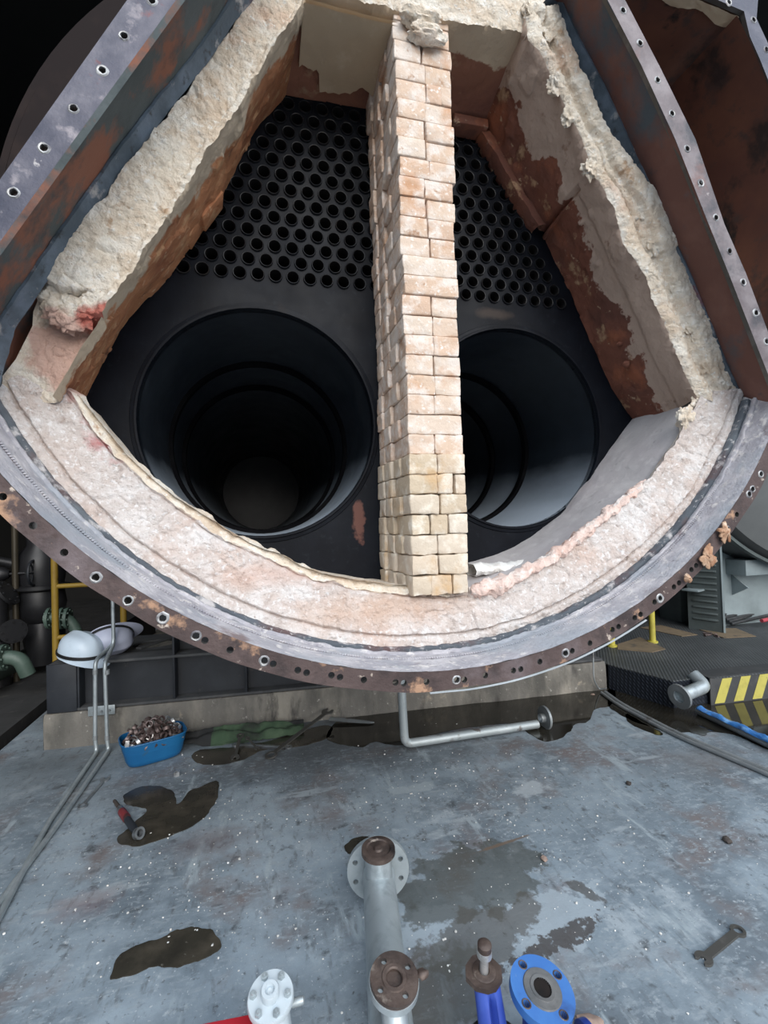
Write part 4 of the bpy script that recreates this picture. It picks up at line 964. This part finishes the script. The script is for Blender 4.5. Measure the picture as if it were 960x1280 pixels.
def spanner(label, pa, pb, m, L=None, w=.02, rs=1.0):
    pa, pb = Vector(pa), Vector(pb); d = pb - pa; L = d.length
    k = min(1.2, max(.7, L/.22))
    o = spanner_mesh(L, w*k*.8, .020*k*rs, .022*k*rs).build('spanner', m, ang=30)
    o.location = (pa+pb)/2; x = d.normalized(); y = V(0,0,1).cross(x).normalized(); z = x.cross(y)
    o.rotation_euler = Matrix((x, y, z)).transposed().to_euler(); tag(o, label, 'spanner'); return o
spanner('chrome spanner on the floor just right of the two conduits', atZ(134, 971, .005), atZ(100, 1011, .005), M['tool'], w=.016)
spanner('dark open-ended spanner alone on the floor at far right', atZ(874, 1203, .005), atZ(927, 1160, .005), M['tool_dark'], w=.026)
spanner('long ring spanner leaning on the green cloth', plane_p(414, 886, -.05), atZ(333, 948, .014), M['tool_dark'], w=.030, rs=1.6)
spanner('short dark spanner at the left end of the green cloth', atZ(293, 950, .008), atZ(301, 917, .05), M['tool_dark'], w=.02)
spanner('short bright-tipped spanner in front of the green cloth', atZ(323, 937, .008), atZ(308, 921, .05), M['tool_dark'], w=.016)
spanner('grey straight spanner lying flat under the green cloth edge', atZ(290, 930, .008), atZ(365, 934, .008), M['tool'], w=.016)
# green cloth
cl0 = PA + pd*1.27 - pn*.12
mb = MB()
def cloth(u, v):
    x = (u-.5)*.82; y = (v-.5)*.22*(1-.35*abs(2*u-1)**2)
    p = cl0 + pd*x + pn*y; h = .012 + .055*math.exp(-(y/.075)**2)*(1-.6*abs(2*u-1)**3) + .014*math.sin(y*70 + 3*fbm((x, y, 0), 4)) + .012*fbm((x, y, 0), 14)
    return V(p.x, p.y, max(.004, h))
mb.grid(cloth, 90, 30, lambda u, v: 1 if u < .26 or (u > .62 and v > .62) else 0); o = mb.build('green_cloth', [M['cloth_green'], M['cloth_black']])
so = o.modifiers.new('thick', 'SOLIDIFY'); so.thickness = .004; tag(o, 'crumpled dark green cloth lying along the foot of the plinth', 'cloth')
fb0, fb1 = atZ(412, 898, .03), atZ(468, 903, .012)
mb = MB(); dd = (fb1-fb0)
def blade(u, v):
    q = fb0 + dd*u; w = .028*(1-.55*u**3)*min(1, 8*(1-u)+.15); s_ = V(-dd.y, dd.x, 0).normalized(); return q + s_*(v-.5)*2*w + V(0,0,.004*math.sin(PI*v))
mb.grid(blade, 24, 6); mb.grid(lambda u, v: blade(u, v) - V(0,0,.005), 24, 6); o = mb.build('flat_blade', M['galv_dull']); tag(o, 'grey tapering flat blade beside the right end of the green cloth', 'blade')
# red-banded air tool in the puddle
t0, t1 = atZ(143, 1001, .02), atZ(173, 1044, .02)
tool = thing('ratchet_tool', 'dark ratchet tool with red grip lying across the puddle edge', 'tool', tuple(t0)); dt = (t1-t0)
mb = MB(); mb.tube([t0, t0+dt*.28], [.008, .011], 12); mb.build('hose_tail', M['stone_dark'], tool)
mb = MB(); mb.tube([t0+dt*.24, t0+dt*.32], .016, 12); mb.build('collar', M['tool'], tool)
mb = MB(); mb.tube([t0+dt*.30, t0+dt*.34, t0+dt*.54, t0+dt*.57], [.012, .019, .019, .017], 14); mb.build('grip', material('dark_red_grip', (.20,.03,.035), [((.05,.02,.02),20,.5,.65)], .5), tool)
mb = MB(); mb.tube([t0+dt*.55, t0+dt*.8, t0+dt*.95], [.016, .017, .013], 12); mb.build('body', M['black_steel'], tool)
mb = MB(); mb.lathe([(.014, -.012), (.024, -.012), (.026, .012), (.016, .012), (.014, -.012)], t1 + V(0,0,.008), (.75, -.55, .35), 20); mb.build('ring_head', M['tool'], tool)

# ================================================================== PUDDLES
def puddle(label, pts, m, z=.0025, sub=6, jit=.012, cat='puddle', hole=None):
    P = [atZ(x, y, 0) for x, y in pts]; out = []
    n = len(P)
    for i in range(n):
        for k in range(sub):
            t = k/sub; a, b, c, d = P[i-1], P[i], P[(i+1) % n], P[(i+2) % n]
            q = .5*((2*b) + (c-a)*t + (2*a-5*b+4*c-d)*t*t + (3*b-a-3*c+d)*t**3)
            out.append((q.x + fbm(q, 14, 1)*jit, q.y + fbm(q, 14, 9)*jit))
    mb = MB(); mb.plate(out, [], lambda x, y, d: V(x, y, .0006 + d), z)
    o = mb.build('puddle', m, smooth=False); tag(o, label, cat); return o
puddle('dark two-lobed puddle under the ratchet tool', [(146, 1050), (160, 1036), (168, 1028), (183, 1014), (170, 1008), (157, 1005), (156, 996), (166, 987), (182, 983), (200, 983), (214, 989), (219, 1000), (224, 1005), (238, 990), (252, 984), (270, 976), (274, 985), (266, 1010), (250, 1027), (220, 1043), (180, 1056), (160, 1058)], M['damp'])
puddle('dark bean-shaped puddle low on the left of the floor', [(140, 1220), (148, 1200), (163, 1185), (185, 1178), (200, 1174), (215, 1165), (240, 1161), (262, 1164), (276, 1178), (277, 1186), (262, 1196), (235, 1206), (210, 1211), (192, 1210), (170, 1218), (150, 1222)], M['damp'])
puddle('long wet patch along the foot of the cloth, right of the tub', [(238, 945), (244, 952), (262, 957), (300, 951), (330, 938), (360, 936), (405, 925), (415, 912), (400, 908), (330, 928), (270, 936), (250, 938)], M['damp'])
puddle('broad dark wet patch around the bent pipe along the plinth', [(408, 922), (425, 900), (470, 893), (560, 882), (650, 872), (745, 862), (768, 862), (764, 882), (745, 886), (735, 902), (720, 905), (712, 915), (700, 924), (683, 927), (668, 922), (640, 905), (600, 908), (560, 914), (520, 928), (495, 932), (470, 928), (450, 934), (425, 930)], M['water'])
puddle('wide dark pool between the plinth, the platform and the floor conduits', [(764, 860), (800, 868), (845, 884), (885, 879), (930, 874), (1010, 864), (1060, 900), (1000, 935), (962, 938), (935, 926), (915, 918), (890, 915), (880, 920), (862, 916), (840, 915), (800, 905), (775, 893), (760, 880)], M['water'])
puddle('thin dark wet streak in front of the floor conduits at right', [(783, 892), (795, 899), (812, 908), (826, 915), (822, 919), (800, 911), (785, 902)], M['water'])
puddle('small oily spot just behind the end flange of the galvanised spool', [(434, 1066), (432, 1058), (440, 1050), (455, 1047), (466, 1049), (470, 1056), (460, 1064), (445, 1068)], M['damp'])

# ================================================================== BENT PIPE UNDER THE FLANGE
bp = thing('bent_pipe', 'flaking galvanised bent pipe dropping from the boiler and lying on the wet floor', 'pipe', (.12, .46, 0))
d0 = atZ(506, 932, .035); top = V(d0.x - .03, d0.y, 1.2)
e = atZ(672, 905, .035)
mb = MB(); mb.tube(poly_round([top, d0 + V(0,0,.01), e], .05), .0265, 16); mb.build('tube', material('flaking_galvanised', (.40,.44,.45), [((.17,.15,.14),9,.58,.66,9), ((.5,.54,.55),6,.5,.7)], .5, .4, bump=((30,.3,.004),)), bp)
mb = MB(); q = e + (e-d0).normalized()*.05
ex = (e - d0).normalized()
mb.lathe([(.025, 0), (.075, 0), (.075, .016), (.03, .016), (.028, -.03)], q + V(0,0,.035), ex, 32); mb.build('end_flange', M['galv_dull'], bp)

# ================================================================== RIGHT: PLATFORM, TANK, PIPES
PZ = .20
c1 = V(2.17, .47, 0); c0 = V(2.02, .95, 0)
plat = thing('step_platform', 'dark chequer-plate platform with a yellow striped edge at right', 'platform', tuple(c1))
mb = MB(); top_poly = [(c1.x, c1.y), (2.50, .46), (2.50, .42), (5.6, .20), (5.6, 5.5), (2.02, 5.5), (c0.x, c0.y)]
mb.plate(top_poly, [], lambda a, b, d: V(a, b, PZ - d), .008); mb.build('top_plate', M['checker'], plat, smooth=False)
mb = MB()
for a, b in ((c0, c1), (c1, V(2.50, .46, 0))):
    d = (b-a); mb.box((a+b)/2 + V(0,.004,(PZ-.01)/2+.003), (d.length, .008, PZ-.012), Matrix.Rotation(math.atan2(d.y, d.x), 3, 'Z'))
mb.box((2.02, 3.2, .1), (.01, 4.4, PZ-.02)); mb.build('side_plate', M['checker_side'], plat, smooth=False)
h0, h1 = V(2.46, .425, 0), V(5.6, .205, 0); hd = (h1-h0); hL = hd.length; hd.normalize(); hn = V(hd.y, -hd.x, 0)
mb = MB()
mb.box((h0+h1)/2 + V(0,.006,PZ/2), (hL, .010, PZ-.005), Matrix.Rotation(math.atan2(hd.y, hd.x), 3, 'Z'))
mb.box((h0+h1)/2 + V(0,.08,PZ+.003), (hL, .15, .004), Matrix.Rotation(math.atan2(hd.y, hd.x), 3, 'Z'))
k = .03
while k < hL - .2:
    q = [h0 + hd*k + V(0,0,.012), h0 + hd*(k+.085) + V(0,0,.012), h0 + hd*(k+.085+.075) + V(0,0,PZ-.012), h0 + hd*(k+.075) + V(0,0,PZ-.012)]
    q = [p + hn*.0015 for p in q]; mb.add(q + [p - hn*.0015 for p in q], [(0,1,2,3),(0,4,5,1),(1,5,6,2),(2,6,7,3),(3,7,4,0)], 1); k += .165
mb.build('hazard_edge', [M['hazard_black'], M['hazard_yellow']], plat, smooth=False)
for i, poly in enumerate(([(772, 806), (800, 797), (832, 812), (815, 816), (772, 812)], [(870, 786), (905, 798), (945, 796), (920, 786)], [(800, 785), (826, 782), (872, 794), (852, 796)])):
    P = [atZ(x, y, PZ) for x, y in poly]; mb = MB(); mb.plate([(p.x, p.y) for p in P], [], lambda a, b, d: V(a, b, PZ+.001+d), .006); o = mb.build('tan_board', M['tan'], smooth=False)
    tag(o, ['tan board lying on the platform behind the nearer yellow post', 'tan board under the foot of the grey upright', 'tan board strip lying between the yellow post and the grey upright'][i], 'board')
for x, yb, lab in ((816, 803, 'yellow pipe post on the platform, taller right one'), (765, 808, 'short-looking yellow pipe post at the platform corner by the flange')):
    p = atZ(x, yb, PZ); t = thing('yellow_post', lab, 'post', tuple(p)); mb = MB(); mb.tube([p, p + V(0,0,1.1)], .027, 14); mb.build('tube', M['yellow_r'], t)
    mb = MB(); mb.tube([p + V(0,0,.0), p + V(0,0,.015)], .045, 14); mb.build('foot', M['yellow_r'], t)
# neighbouring boiler: big cylinder on a saddle
nb = thing('neighbour_boiler', 'big dark grey cylindrical tank at the right edge', 'tank', (5.0, 1.2, PZ))
mb = MB(); mb.lathe([(0, -.25), (.9, -.2), (1.6, -.06), (1.95, .08), (2.0, .2), (2.0, 4.5), (0, 4.5)], (5.0, 1.15, 2.78), (0,1,0), 96); mb.build('drum', M['grey_tank'], nb)
mb = MB(); mb.lathe([(2.0, 0), (2.03, 0), (2.03, .05), (2.0, .05)], (5.0, 1.3, 2.78), (0,1,0), 96); mb.build('seam_band', M['grey_dark'], nb)
SX = atZ(906, 792, PZ); 
mb = MB()                                                   # saddle plate, cut round under the drum
cpts = []
for i in range(20):
    a = math.radians(222 + 100*i/19); cpts.append((5.0 + 2.02*math.cos(a), 2.78 + 2.02*math.sin(a)))
mb.plate([(SX.x, PZ), (6.6, PZ)] + cpts[::-1] + [(SX.x, cpts[0][1])], [], lambda a, b, d: V(a, SX.y + .25 + d, b), .02); mb.build('saddle', M['grey_frame'], nb, smooth=False)
for zc, h in ((.95, .26), (.52, .22)):
    mb = MB(); q = V(SX.x + .42, SX.y + .25, zc); mb.add([q, q + V(0,0,h), q + V(.0,-.0,0) + V(0,-.18,h*.45), q + V(.012,0,0), q + V(.012,0,h), q + V(.012,-.18,h*.45)], [(0,1,2),(3,5,4),(0,3,4,1),(1,4,5,2),(2,5,3,0)]); mb.build('gusset', M['grey_frame'], nb, smooth=False)
mb = MB(); mb.box((SX.x + .75, SX.y + .14, .83), (.8, .22, .16), None, 0, .004); mb.build('bracket', M['grey_frame'], nb)
up = thing('grey_upright', 'grey louvred steel upright standing on the platform beside the tank', 'steel upright', (SX.x, SX.y, PZ))
B2 = atZ(868, 786, PZ)
mb = MB(); mb.tube([SX + V(0,0,0), SX + V(0,0,1.3)], .012, 4); mb.build('front_edge', M['grey_frame'], up)
ud = V(SX.x - .12, SX.y + .30, PZ) - SX
mb = MB(); mb.grid(lambda u, v: SX + V(0,0,1.25*v) + ud*u, 2, 2); mb.grid(lambda u, v: SX + V(0,0,1.25*v) + ud*u + V(.01,.004,0), 2, 2); mb.build('side_panel', M['grey_dark'], up, smooth=False)
for k in range(16):
    mb = MB(); q = SX + ud*.5 + V(-.006, -.002, .12 + k*.062); mb.box(q, (ud.length*.7, .012, .022), Matrix.Rotation(math.atan2(ud.y, ud.x), 3, 'Z') @ Matrix.Rotation(.4, 3, 'X'), 0, .004); mb.build('louvre', M['grey_dark'], up)
mb = MB(); q = SX + ud*.7 + V(-.03, 0, .42); mb.box(q, (.22, .16, .018), Matrix.Rotation(.3, 3, 'Z'), 0, .003); mb.build('shelf_tab', M['grey_frame'], up)
gb = thing('grey_cabinet', 'dark grey cabinet panel standing behind the louvred upright', 'cabinet', (B2.x, B2.y+.2, PZ))
mb = MB(); g0 = atZ(868, 782, PZ); mb.box(V(g0.x + .26, g0.y + .32, PZ + .44), (.5, .3, .88), None, 0, .006); mb.build('body', M['grey_dark'], gb)
mb = MB(); mb.tube([V(g0.x, g0.y, PZ), V(g0.x, g0.y, PZ+1.0)], .014, 6); mb.box((g0.x+.03, g0.y, PZ+.004), (.12, .06, .008)); mb.build('corner_leg', M['grey_frame'], gb)
# cable bundle
for i in range(6):
    p = atZ(914, 780 - 2*i, PZ + .03 + .022*i) + V(0, .03*i, 0); q = p + V(1.5, .12 + .05*i, .05 + .012*i)
    mb = MB(); mb.tube(poly_round([p, p*.6 + q*.4 + V(0, .03*math.sin(i*2), .02*math.cos(i)), q], .3), .016, 10); o = mb.build('cable', M['hose_black'] if i != 4 else M['hose_black'])
    tag(o, 'black cable in the bundle lying at the foot of the grey tank saddle', 'cable', 'black cables under the tank')
p = atZ(952, 776, PZ + .08); mb = MB(); mb.tube([p, p + V(.5, .04, .02)], .02, 10); o = mb.build('hose', M['hose_red']); tag(o, 'red hose end lying on the black cables at right edge', 'hose')
for i, (x, y) in enumerate(((882, 794), (888, 792), (895, 794))):
    p = atZ(x, y, PZ + .012); t = thing('loose_bolt', 'dark loose bolt lying on the platform by the grey upright', 'bolt', tuple(p), 'loose bolts on the platform')
    mb = MB(); d = V(math.cos(i*2.1), math.sin(i*2.1), 0); mb.tube([p, p + d*.06], .008, 8); mb.build('shank', M['scrap'], t)
    mb = MB(); mb.lathe([(0,-.012),(.016,-.012),(.016,0),(0,0)], p, d, 6); mb.build('head', M['scrap'], t)
# floor conduits at right, and the thin drop wire that feeds them
cpts_ = [atZ(x, y, .012) for x, y in [(752, 866), (772, 881), (845, 920), (920, 951), (1010, 990)]]
r0 = cpts_[0]
for i in range(2):
    mb = MB(); off = V(.034*i, 0, 0); mb.tube(poly_round([q + off for q in cpts_] + [cpts_[-1] + off + V(-.03, -1.0, 0)], .3), .0125 if i == 0 else .015, 10)
    o = mb.build('floor_conduit', M['galv_dull'] if i else M['galv_dull']); tag(o, ['grey thin conduit along the floor at right, nearer of the pair', 'grey thicker conduit along the floor at right, farther of the pair'][i], 'pipe')
mb = MB(); dp = [atY(741, 795, .93), atY(742, 850, .9), atZ(749, 862, .02), r0 + V(.045, .0, .03)]; mb.tube(poly_round(dp, .06), .006, 8); o = mb.build('drop_wire', M['galv_dull']); tag(o, 'thin grey wire hanging from the flange down to the floor conduits', 'wire')
# grey pipe with blue sheeting on it
g0, g1 = V(2.24, .33, .032), V(2.165, -.55, .032)
mb = MB(); mb.tube([g0, g1], .030, 16); o = mb.build('floor_pipe', M['galv_dull']); tag(o, 'grey pipe on the wet floor carrying the blue sheeting', 'pipe')
mb = MB()
def sheet(u, v):
    p = g0 + (g1-g0)*(.02 + .66*u); a = (v-.5)*2.6 + .35; r = .034 + .010*abs(fbm((u*6, v*2, 0), 1.5)) + .012*math.sin(u*22 + v*5)*.35
    return p + V(math.sin(a)*r*1.05 - .012, 0, math.cos(a)*r)
mb.grid(sheet, 60, 14); o = mb.build('blue_sheeting', M['hose_blue']); so = o.modifiers.new('t', 'SOLIDIFY'); so.thickness = .002; tag(o, 'crinkled bright blue plastic sheeting draped along the grey floor pipe', 'plastic sheet')
# flanged elbow pipe beside the platform
fc = atY(851, 870, .36)
fp = thing('flanged_elbow_pipe', 'short grey flanged elbow pipe resting at the platform corner', 'pipe', (fc.x, fc.y, 0))
fx = V(.93, .1, .0) + V(0, .0, .12); fx.normalize(); f0 = V(fc.x, fc.y, max(.082, fc.z))
mb = MB(); mb.lathe([(.040, 0), (.085, 0), (.085, .018), (.046, .02), (.040, .06)], f0 - fx*.02, -fx*-1, 32); mb.build('end_flange', M['galv_dull'], fp)
mb = MB(); mb.lathe([(.040, 0), (.040, .06)], f0 - fx*.02, fx, 24); mb.tube(poly_round([f0 + fx*.0, f0 + fx*.10, f0 + fx*.24, f0 + fx*.27 + V(0, .16, .02)], .07), [.042]*1 + [.042]*7 + [.05]*7 + [.05], 20) if False else mb.tube(poly_round([f0, f0 + fx*.12, f0 + fx*.25, f0 + fx*.27 + V(-.02, .09, .05)], .07), .045, 20); mb.build('tube', M['galv'], fp)
mb = MB(); mb.lathe([(.0, .004), (.039, .004)], f0, fx, 20); mb.build('bore', M['bore'], fp)

# ================================================================== FOREGROUND PIPE PARTS
def bolt_holes(c, ax, r, n, rad, th=.004, up=None):
    mb = MB(); x, y, d = frame(ax)
    for i in range(n):
        a = 2*PI*(i+.5)/n; q = Vector(c) + (x*math.cos(a) + y*math.sin(a))*r; mb.lathe([(0, .0), (rad, .0), (rad, th)], q, ax, 12)
    return mb
def flange_plate(mb, c, ax, r, th, hr, hn, hrad, bore=0.0, phase=.5, mi=0):
    """disc with real bolt holes; front face at c, thickness along -ax"""
    x, y, d = frame(ax)
    hs = [circ(hr*math.cos(2*PI*(i+phase)/hn), hr*math.sin(2*PI*(i+phase)/hn), hrad, 12) for i in range(hn)]
    if bore: hs.append(circ(0, 0, bore, 28))
    mb.plate(circ(0, 0, r, 44), hs, lambda a, b, dd: Vector(c) + x*a + y*b - d*dd, th, mi)
# galvanised spool lying on the floor, pointing away from the viewer
sp0 = atZ(474, 1128, 0); sp_dir = (atZ(480, 1150, .118) - atZ(490, 1265, .118)).normalized()
sz = .118
spool = thing('pipe_spool', 'galvanised pipe spool with flanges lying on the floor, front centre', 'pipe spool', (sp0.x, sp0.y, 0))
e0 = V(sp0.x, sp0.y, sz); e1 = e0 - sp_dir*.95
mb = MB(); mb.tube([e0 - sp_dir*.02, e0 - sp_dir*.5, e1], .058, 36); mb.build('tube', M['galv'], spool)
mb = MB(); flange_plate(mb, e0 - sp_dir*.0, -sp_dir, .116, .020, .092, 8, .010, .052); mb.build('end_flange', M['galv'], spool)
s1 = atZ(478, 1073, .27); sb_ = V(s1.x, s1.y, sz)
ax1 = (V(s1.x, s1.y, .27) - sb_).normalized()
# the branch near the far flange rises from the run and ends in a rusty face
bx = e0 - sp_dir*.075; topc = V(bx.x, bx.y, sz + .130); tilt = V(0, -.08, 1).normalized()
mb = MB(); mb.tube([V(bx.x, bx.y, sz), topc - tilt*.02, topc - tilt*.004], [.048, .050, .060], 28); mb.build('branch', M['galv'], spool)
mb = MB(); mb.lathe([(0, .008), (.014, .007), (.018, .001), (.040, .0), (.044, .004), (.060, .003), (.061, -.012), (.0, -.012)], topc, tilt, 36); mb.build('rusty_end_face', M['rusty_face'], spool)
tc2 = atZ(493, 1222, .30); b2 = e0 - sp_dir*((e0.y - tc2.y) + .02); t2 = V(.05, -.25, 1).normalized()
mb = MB(); mb.tube([V(b2.x, b2.y - .06, sz + .02), tc2 - t2*.05, tc2 - t2*.028], [.030, .034, .05], 28); mb.build('branch', M['galv'], spool)
mb = MB(); flange_plate(mb, tc2 - t2*.010, t2, .062, .018, .045, 4, .0055); fo = mb.build('branch_flange', M['galv'], spool)
mb = MB(); flange_plate(mb, tc2, t2, .060, .010, .043, 4, .0075, .019, .25); mb.lathe([(.019, 0), (.022, .003), (.030, .003), (.032, 0)], tc2, t2, 28); mb.lathe([(.019, 0), (.019, -.008), (0, -.008)], tc2, t2, 24); mb.build('rusty_face_plate', M['rusty_face'], spool)
mb = MB(); w_ = V(tc2.x + .075, tc2.y + .01, tc2.z - .02); mb.ico(w_ + V(0,0,0), .016, 2, (1, .8, .6), .4, 4); mb.build('side_lug', M['rusty_face'], spool)
# blue flanged valve
bc = atZ(678, 1236, .235); bt = V(.10, -.24, 1).normalized()
bv = thing('blue_valve', 'bright blue flanged valve standing on the floor, right of the stem valve', 'valve', (bc.x, bc.y - .04, 0))
mb = MB(); flange_plate(mb, bc, bt, .079, .022, .062, 4, .0085, .0, .22); mb.build('flange', M['blue_paint'], bv)
mb = MB(); mb.lathe([(.022, -.0), (.022, .004), (.030, .005), (.031, .003), (.046, .003), (.048, .0)], bc, bt, 36); mb.build('raised_face', M['rusty_grey'], bv)
mb = MB(); mb.lathe([(.022, .0045), (.022, .0008), (0, .0008)], bc, bt, 28); mb.build('bore', M['bore'], bv)
for i in range(4):
    x, y, d = frame(bt); a = 2*PI*(i+.22)/4; q = bc + (x*math.cos(a) + y*math.sin(a))*.062
    mb = MB(); mb.lathe([(.0085, -.018), (.0085, .0005), (.0105, .0012), (.012, .0)], q, bt, 14); mb.build('bolt_hole_rim', M['rusty_face'], bv)
b0 = V(bc.x - .01, bc.y - .03, .0)
mb = MB(); mb.tube([bc - bt*.018, bc - bt*.06, b0 + V(0,0,.11), b0 + V(0,0,.03), b0], [.052, .038, .062, .07, .055], 24); mb.build('body', M['blue_deep'], bv)
mb = MB(); x_, y_, _ = frame((1, -.1, .1)); mb.lathe([(0, 0), (.055, 0), (.055, .018), (.035, .022), (.035, .09)], b0 + V(.13, -.0, .085), (-1, .0, 0), 28); mb.build('side_flange', M['blue_deep'], bv)
# blue stem valve
sc_ = atZ(605, 1214, .26); 
sv = thing('stem_valve', 'deep blue valve with a bright upright stem, left of the blue flanged valve', 'valve', (sc_.x, sc_.y - .05, 0))
st = V(.0, -.12, 1).normalized()
mb = MB()
dia = [(.048, 0), (.034, .030), (.010, .044), (-.012, .044), (-.040, .026), (-.050, 0), (-.036, -.028), (-.010, -.042), (.012, -.042), (.038, -.026)]
x, y, d = frame(st, (0, 1, 0))
mb.plate(dia, [], lambda a, b, dd: sc_ + V(1,0,0)*a + V(0,1,.12).normalized()*b - st*dd, .014); mb.lathe([(.014, .0), (.026, .0), (.03, -.002)], sc_ + st*.003, st, 28); mb.build('bonnet_plate', M['rusty_face'], sv)
mb = MB(); mb.tube([sc_, sc_ + st*.045], .011, 16); mb.tube([sc_ + st*.045, sc_ + st*.062], [.019, .019], 20); mb.build('stem', M['scrapbright'], sv)
mb = MB(); mb.lathe([(.018, 0), (.018, .014), (.011, .019), (0, .019)], sc_ + st*.062, st, 20); mb.build('stem_cap', M['rusty_face'], sv)
mb = MB()
def yoke(u, v):
    t = v; p = sc_ + V(0, -.012 - .065*t, -.014 - .20*t); a = 2*PI*u; w = .034 + .006*t; d = .026
    g = .018*max(0, 1 - abs(math.cos(a))*3.0)*(math.sin(a) < 0)*min(1, t*6)
    return p + V(math.cos(a)*w, (math.sin(a)*d + g*1.2), 0)
mb.grid(yoke, 40, 14, cu=True); mb.build('yoke', M['blue_deep'], sv)
hb_ = sc_ + V(0, -.08, -.20)
mb = MB(); mb.tube([hb_ + V(.0, .0, -.055), hb_ + V(0,0,-.02), hb_ + V(0,0,.03)], [.06, .055, .03], 20); mb.build('body', M['blue_deep'], sv)
mb = MB(); hwc = sc_ + V(0, -.055, -.135); mb.tube([hwc + V(.062*math.cos(t), .062*math.sin(t), .0) for t in [2*PI*i/32 for i in range(32)]], .010, 10, closed=True)
mb.tube([hwc - V(.06,0,0), hwc + V(.06,0,0)], .006, 8); mb.tube([hwc - V(0,.06,0), hwc + V(0,.06,0)], .006, 8); mb.build('hand_wheel', M['rubber'], sv)
# pale bolted valve at the bottom edge
wc = atZ(338, 1244, .27); wt = V(-.05, -.30, 1).normalized()
wv = thing('pale_valve', 'pale grey bolted valve top at the bottom edge beside the red box', 'valve', (wc.x, wc.y - .05, 0))
mb = MB(); mb.lathe([(0, 0), (.054, 0), (.056, -.004), (.056, -.016), (.052, -.02), (.03, -.02)], wc, wt, 36); mb.build('cover', M['white_paint'], wv)
mb = MB(); mb.lathe([(0, .016), (.006, .017), (.010, .014), (.012, .022), (.020, .022), (.022, .018), (.022, 0)], wc, wt, 28); mb.build('boss', M['white_paint'], wv)
x, y, d = frame(wt)
for i in range(6):
    a = 2*PI*(i+.3)/6; q = wc + (x*math.cos(a) + y*math.sin(a))*.042; mb = MB(); mb.lathe([(0, .012), (.004, .012), (.0055, .008), (.009, .008), (.009, 0)], q, wt, 6); mb.build('bolt', M['galv'], wv)
mb = MB(); wb = V(wc.x + .01, wc.y - .07, 0); mb.tube([wc - wt*.016, wc - wt*.05, wb + V(0,0,.13), wb + V(0,0,.05), wb], [.046, .042, .05, .055, .05], 20); mb.build('body', M['white_paint'], wv)
mb = MB(); mb.box(wc - wt*.07 + V(-.012, -.05, .0), (.012, .012, .05)); mb.build('slot', M['rubber'], wv)
mb = MB(); mb.lathe([(0, .03), (.008, .03), (.010, .02), (.010, 0)], wc - wt*.05 + V(.05, -.0, 0), (1, -.2, .2), 12); mb.build('side_screw', M['galv'], wv)
# red box
rb = atZ(318, 1266, .18); ra = atZ(252, 1279, .18)
red = thing('red_box', 'red painted metal box cut off by the bottom edge', 'box', (rb.x - .1, rb.y - .1, 0))
dx = (rb - ra).normalized(); ny = V(-dx.y, dx.x, 0)
mb = MB(); c = (ra+rb)/2; mb.box(V(c.x, c.y, .08) - ny*.09, ((rb-ra).length + .1, .17, .15), Matrix.Rotation(math.atan2(dx.y, dx.x), 3, 'Z'), 0, .006); mb.build('body', M['red_paint'], red)
mb = MB(); mb.box(V(c.x, c.y, .167) - ny*.09, ((rb-ra).length + .115, .185, .022), Matrix.Rotation(math.atan2(dx.y, dx.x), 3, 'Z'), 0, .005); mb.build('lid', M['red_paint'], red)
mb = MB(); mb.tube(poly_round([V(c.x, c.y, .176) - ny*.09 - dx*.05, V(c.x, c.y, .2) - ny*.09 - dx*.045, V(c.x, c.y, .2) - ny*.09 + dx*.045, V(c.x, c.y, .176) - ny*.09 + dx*.05], .012), .004, 8); mb.build('handle', M['rubber'], red)
# stones and chips
for x, y, r, m, lab in ((680, 1073, .014, 'stone', 'small brown pebble at the corner of the dark floor patch'), (909, 1050, .018, 'stone_dark', 'small dark flat chip alone on the floor at right'), (738, 1281, .03, 'stone', 'pinkish brown stone at the bottom edge beside the blue valve'), (786, 979, .014, 'stone_dark', 'dark chip on the floor in front of the floor conduits'), (741, 868, .012, 'stone', 'small pebble in the wet corner near the hanging wire')):
    p = atZ(x, y, r*.4); mb = MB(); mb.ico((0,0,0), r, 3, (1.25, .9, .5), .35, x*.1); o = mb.build('stone', M[m]); o.location = (p.x, p.y, r*.42); o.rotation_euler = (0, 0, x); tag(o, lab, 'stone')
# white crumbs of lining swept over the floor
mb = MB()
def crumb(p, r): mb.ico(V(p.x, p.y, r*.5), r, 1, (1, R.uniform(.6, 1.2), .7), .4, R.random()*99)
zones = [((560, 960), (120, 40), 130), ((640, 1010), (110, 40), 120), ((180, 1110), (150, 70), 160), ((250, 1010), (70, 40), 60), ((760, 1120), (140, 80), 110), ((480, 985), (80, 30), 50), ((330, 1010), (90, 60), 60), ((250, 950), (40, 15), 40), ((450, 1150), (300, 120), 150), ((550, 900), (120, 15), 40)]
for (cx, cy), (sx, sy), n in zones:
    for i in range(int(n*.8)):
        p = atZ(min(990, max(-20, R.gauss(cx, sx*.6))), min(1300, max(905, R.gauss(cy, sy*.6))), 0); crumb(p, .0016 + .0042*R.random()**4)
o = mb.build('lining_crumbs', M['crumb']); tag(o, 'white crumbs of lining scattered over the grey floor', 'crumbs', kind='stuff')
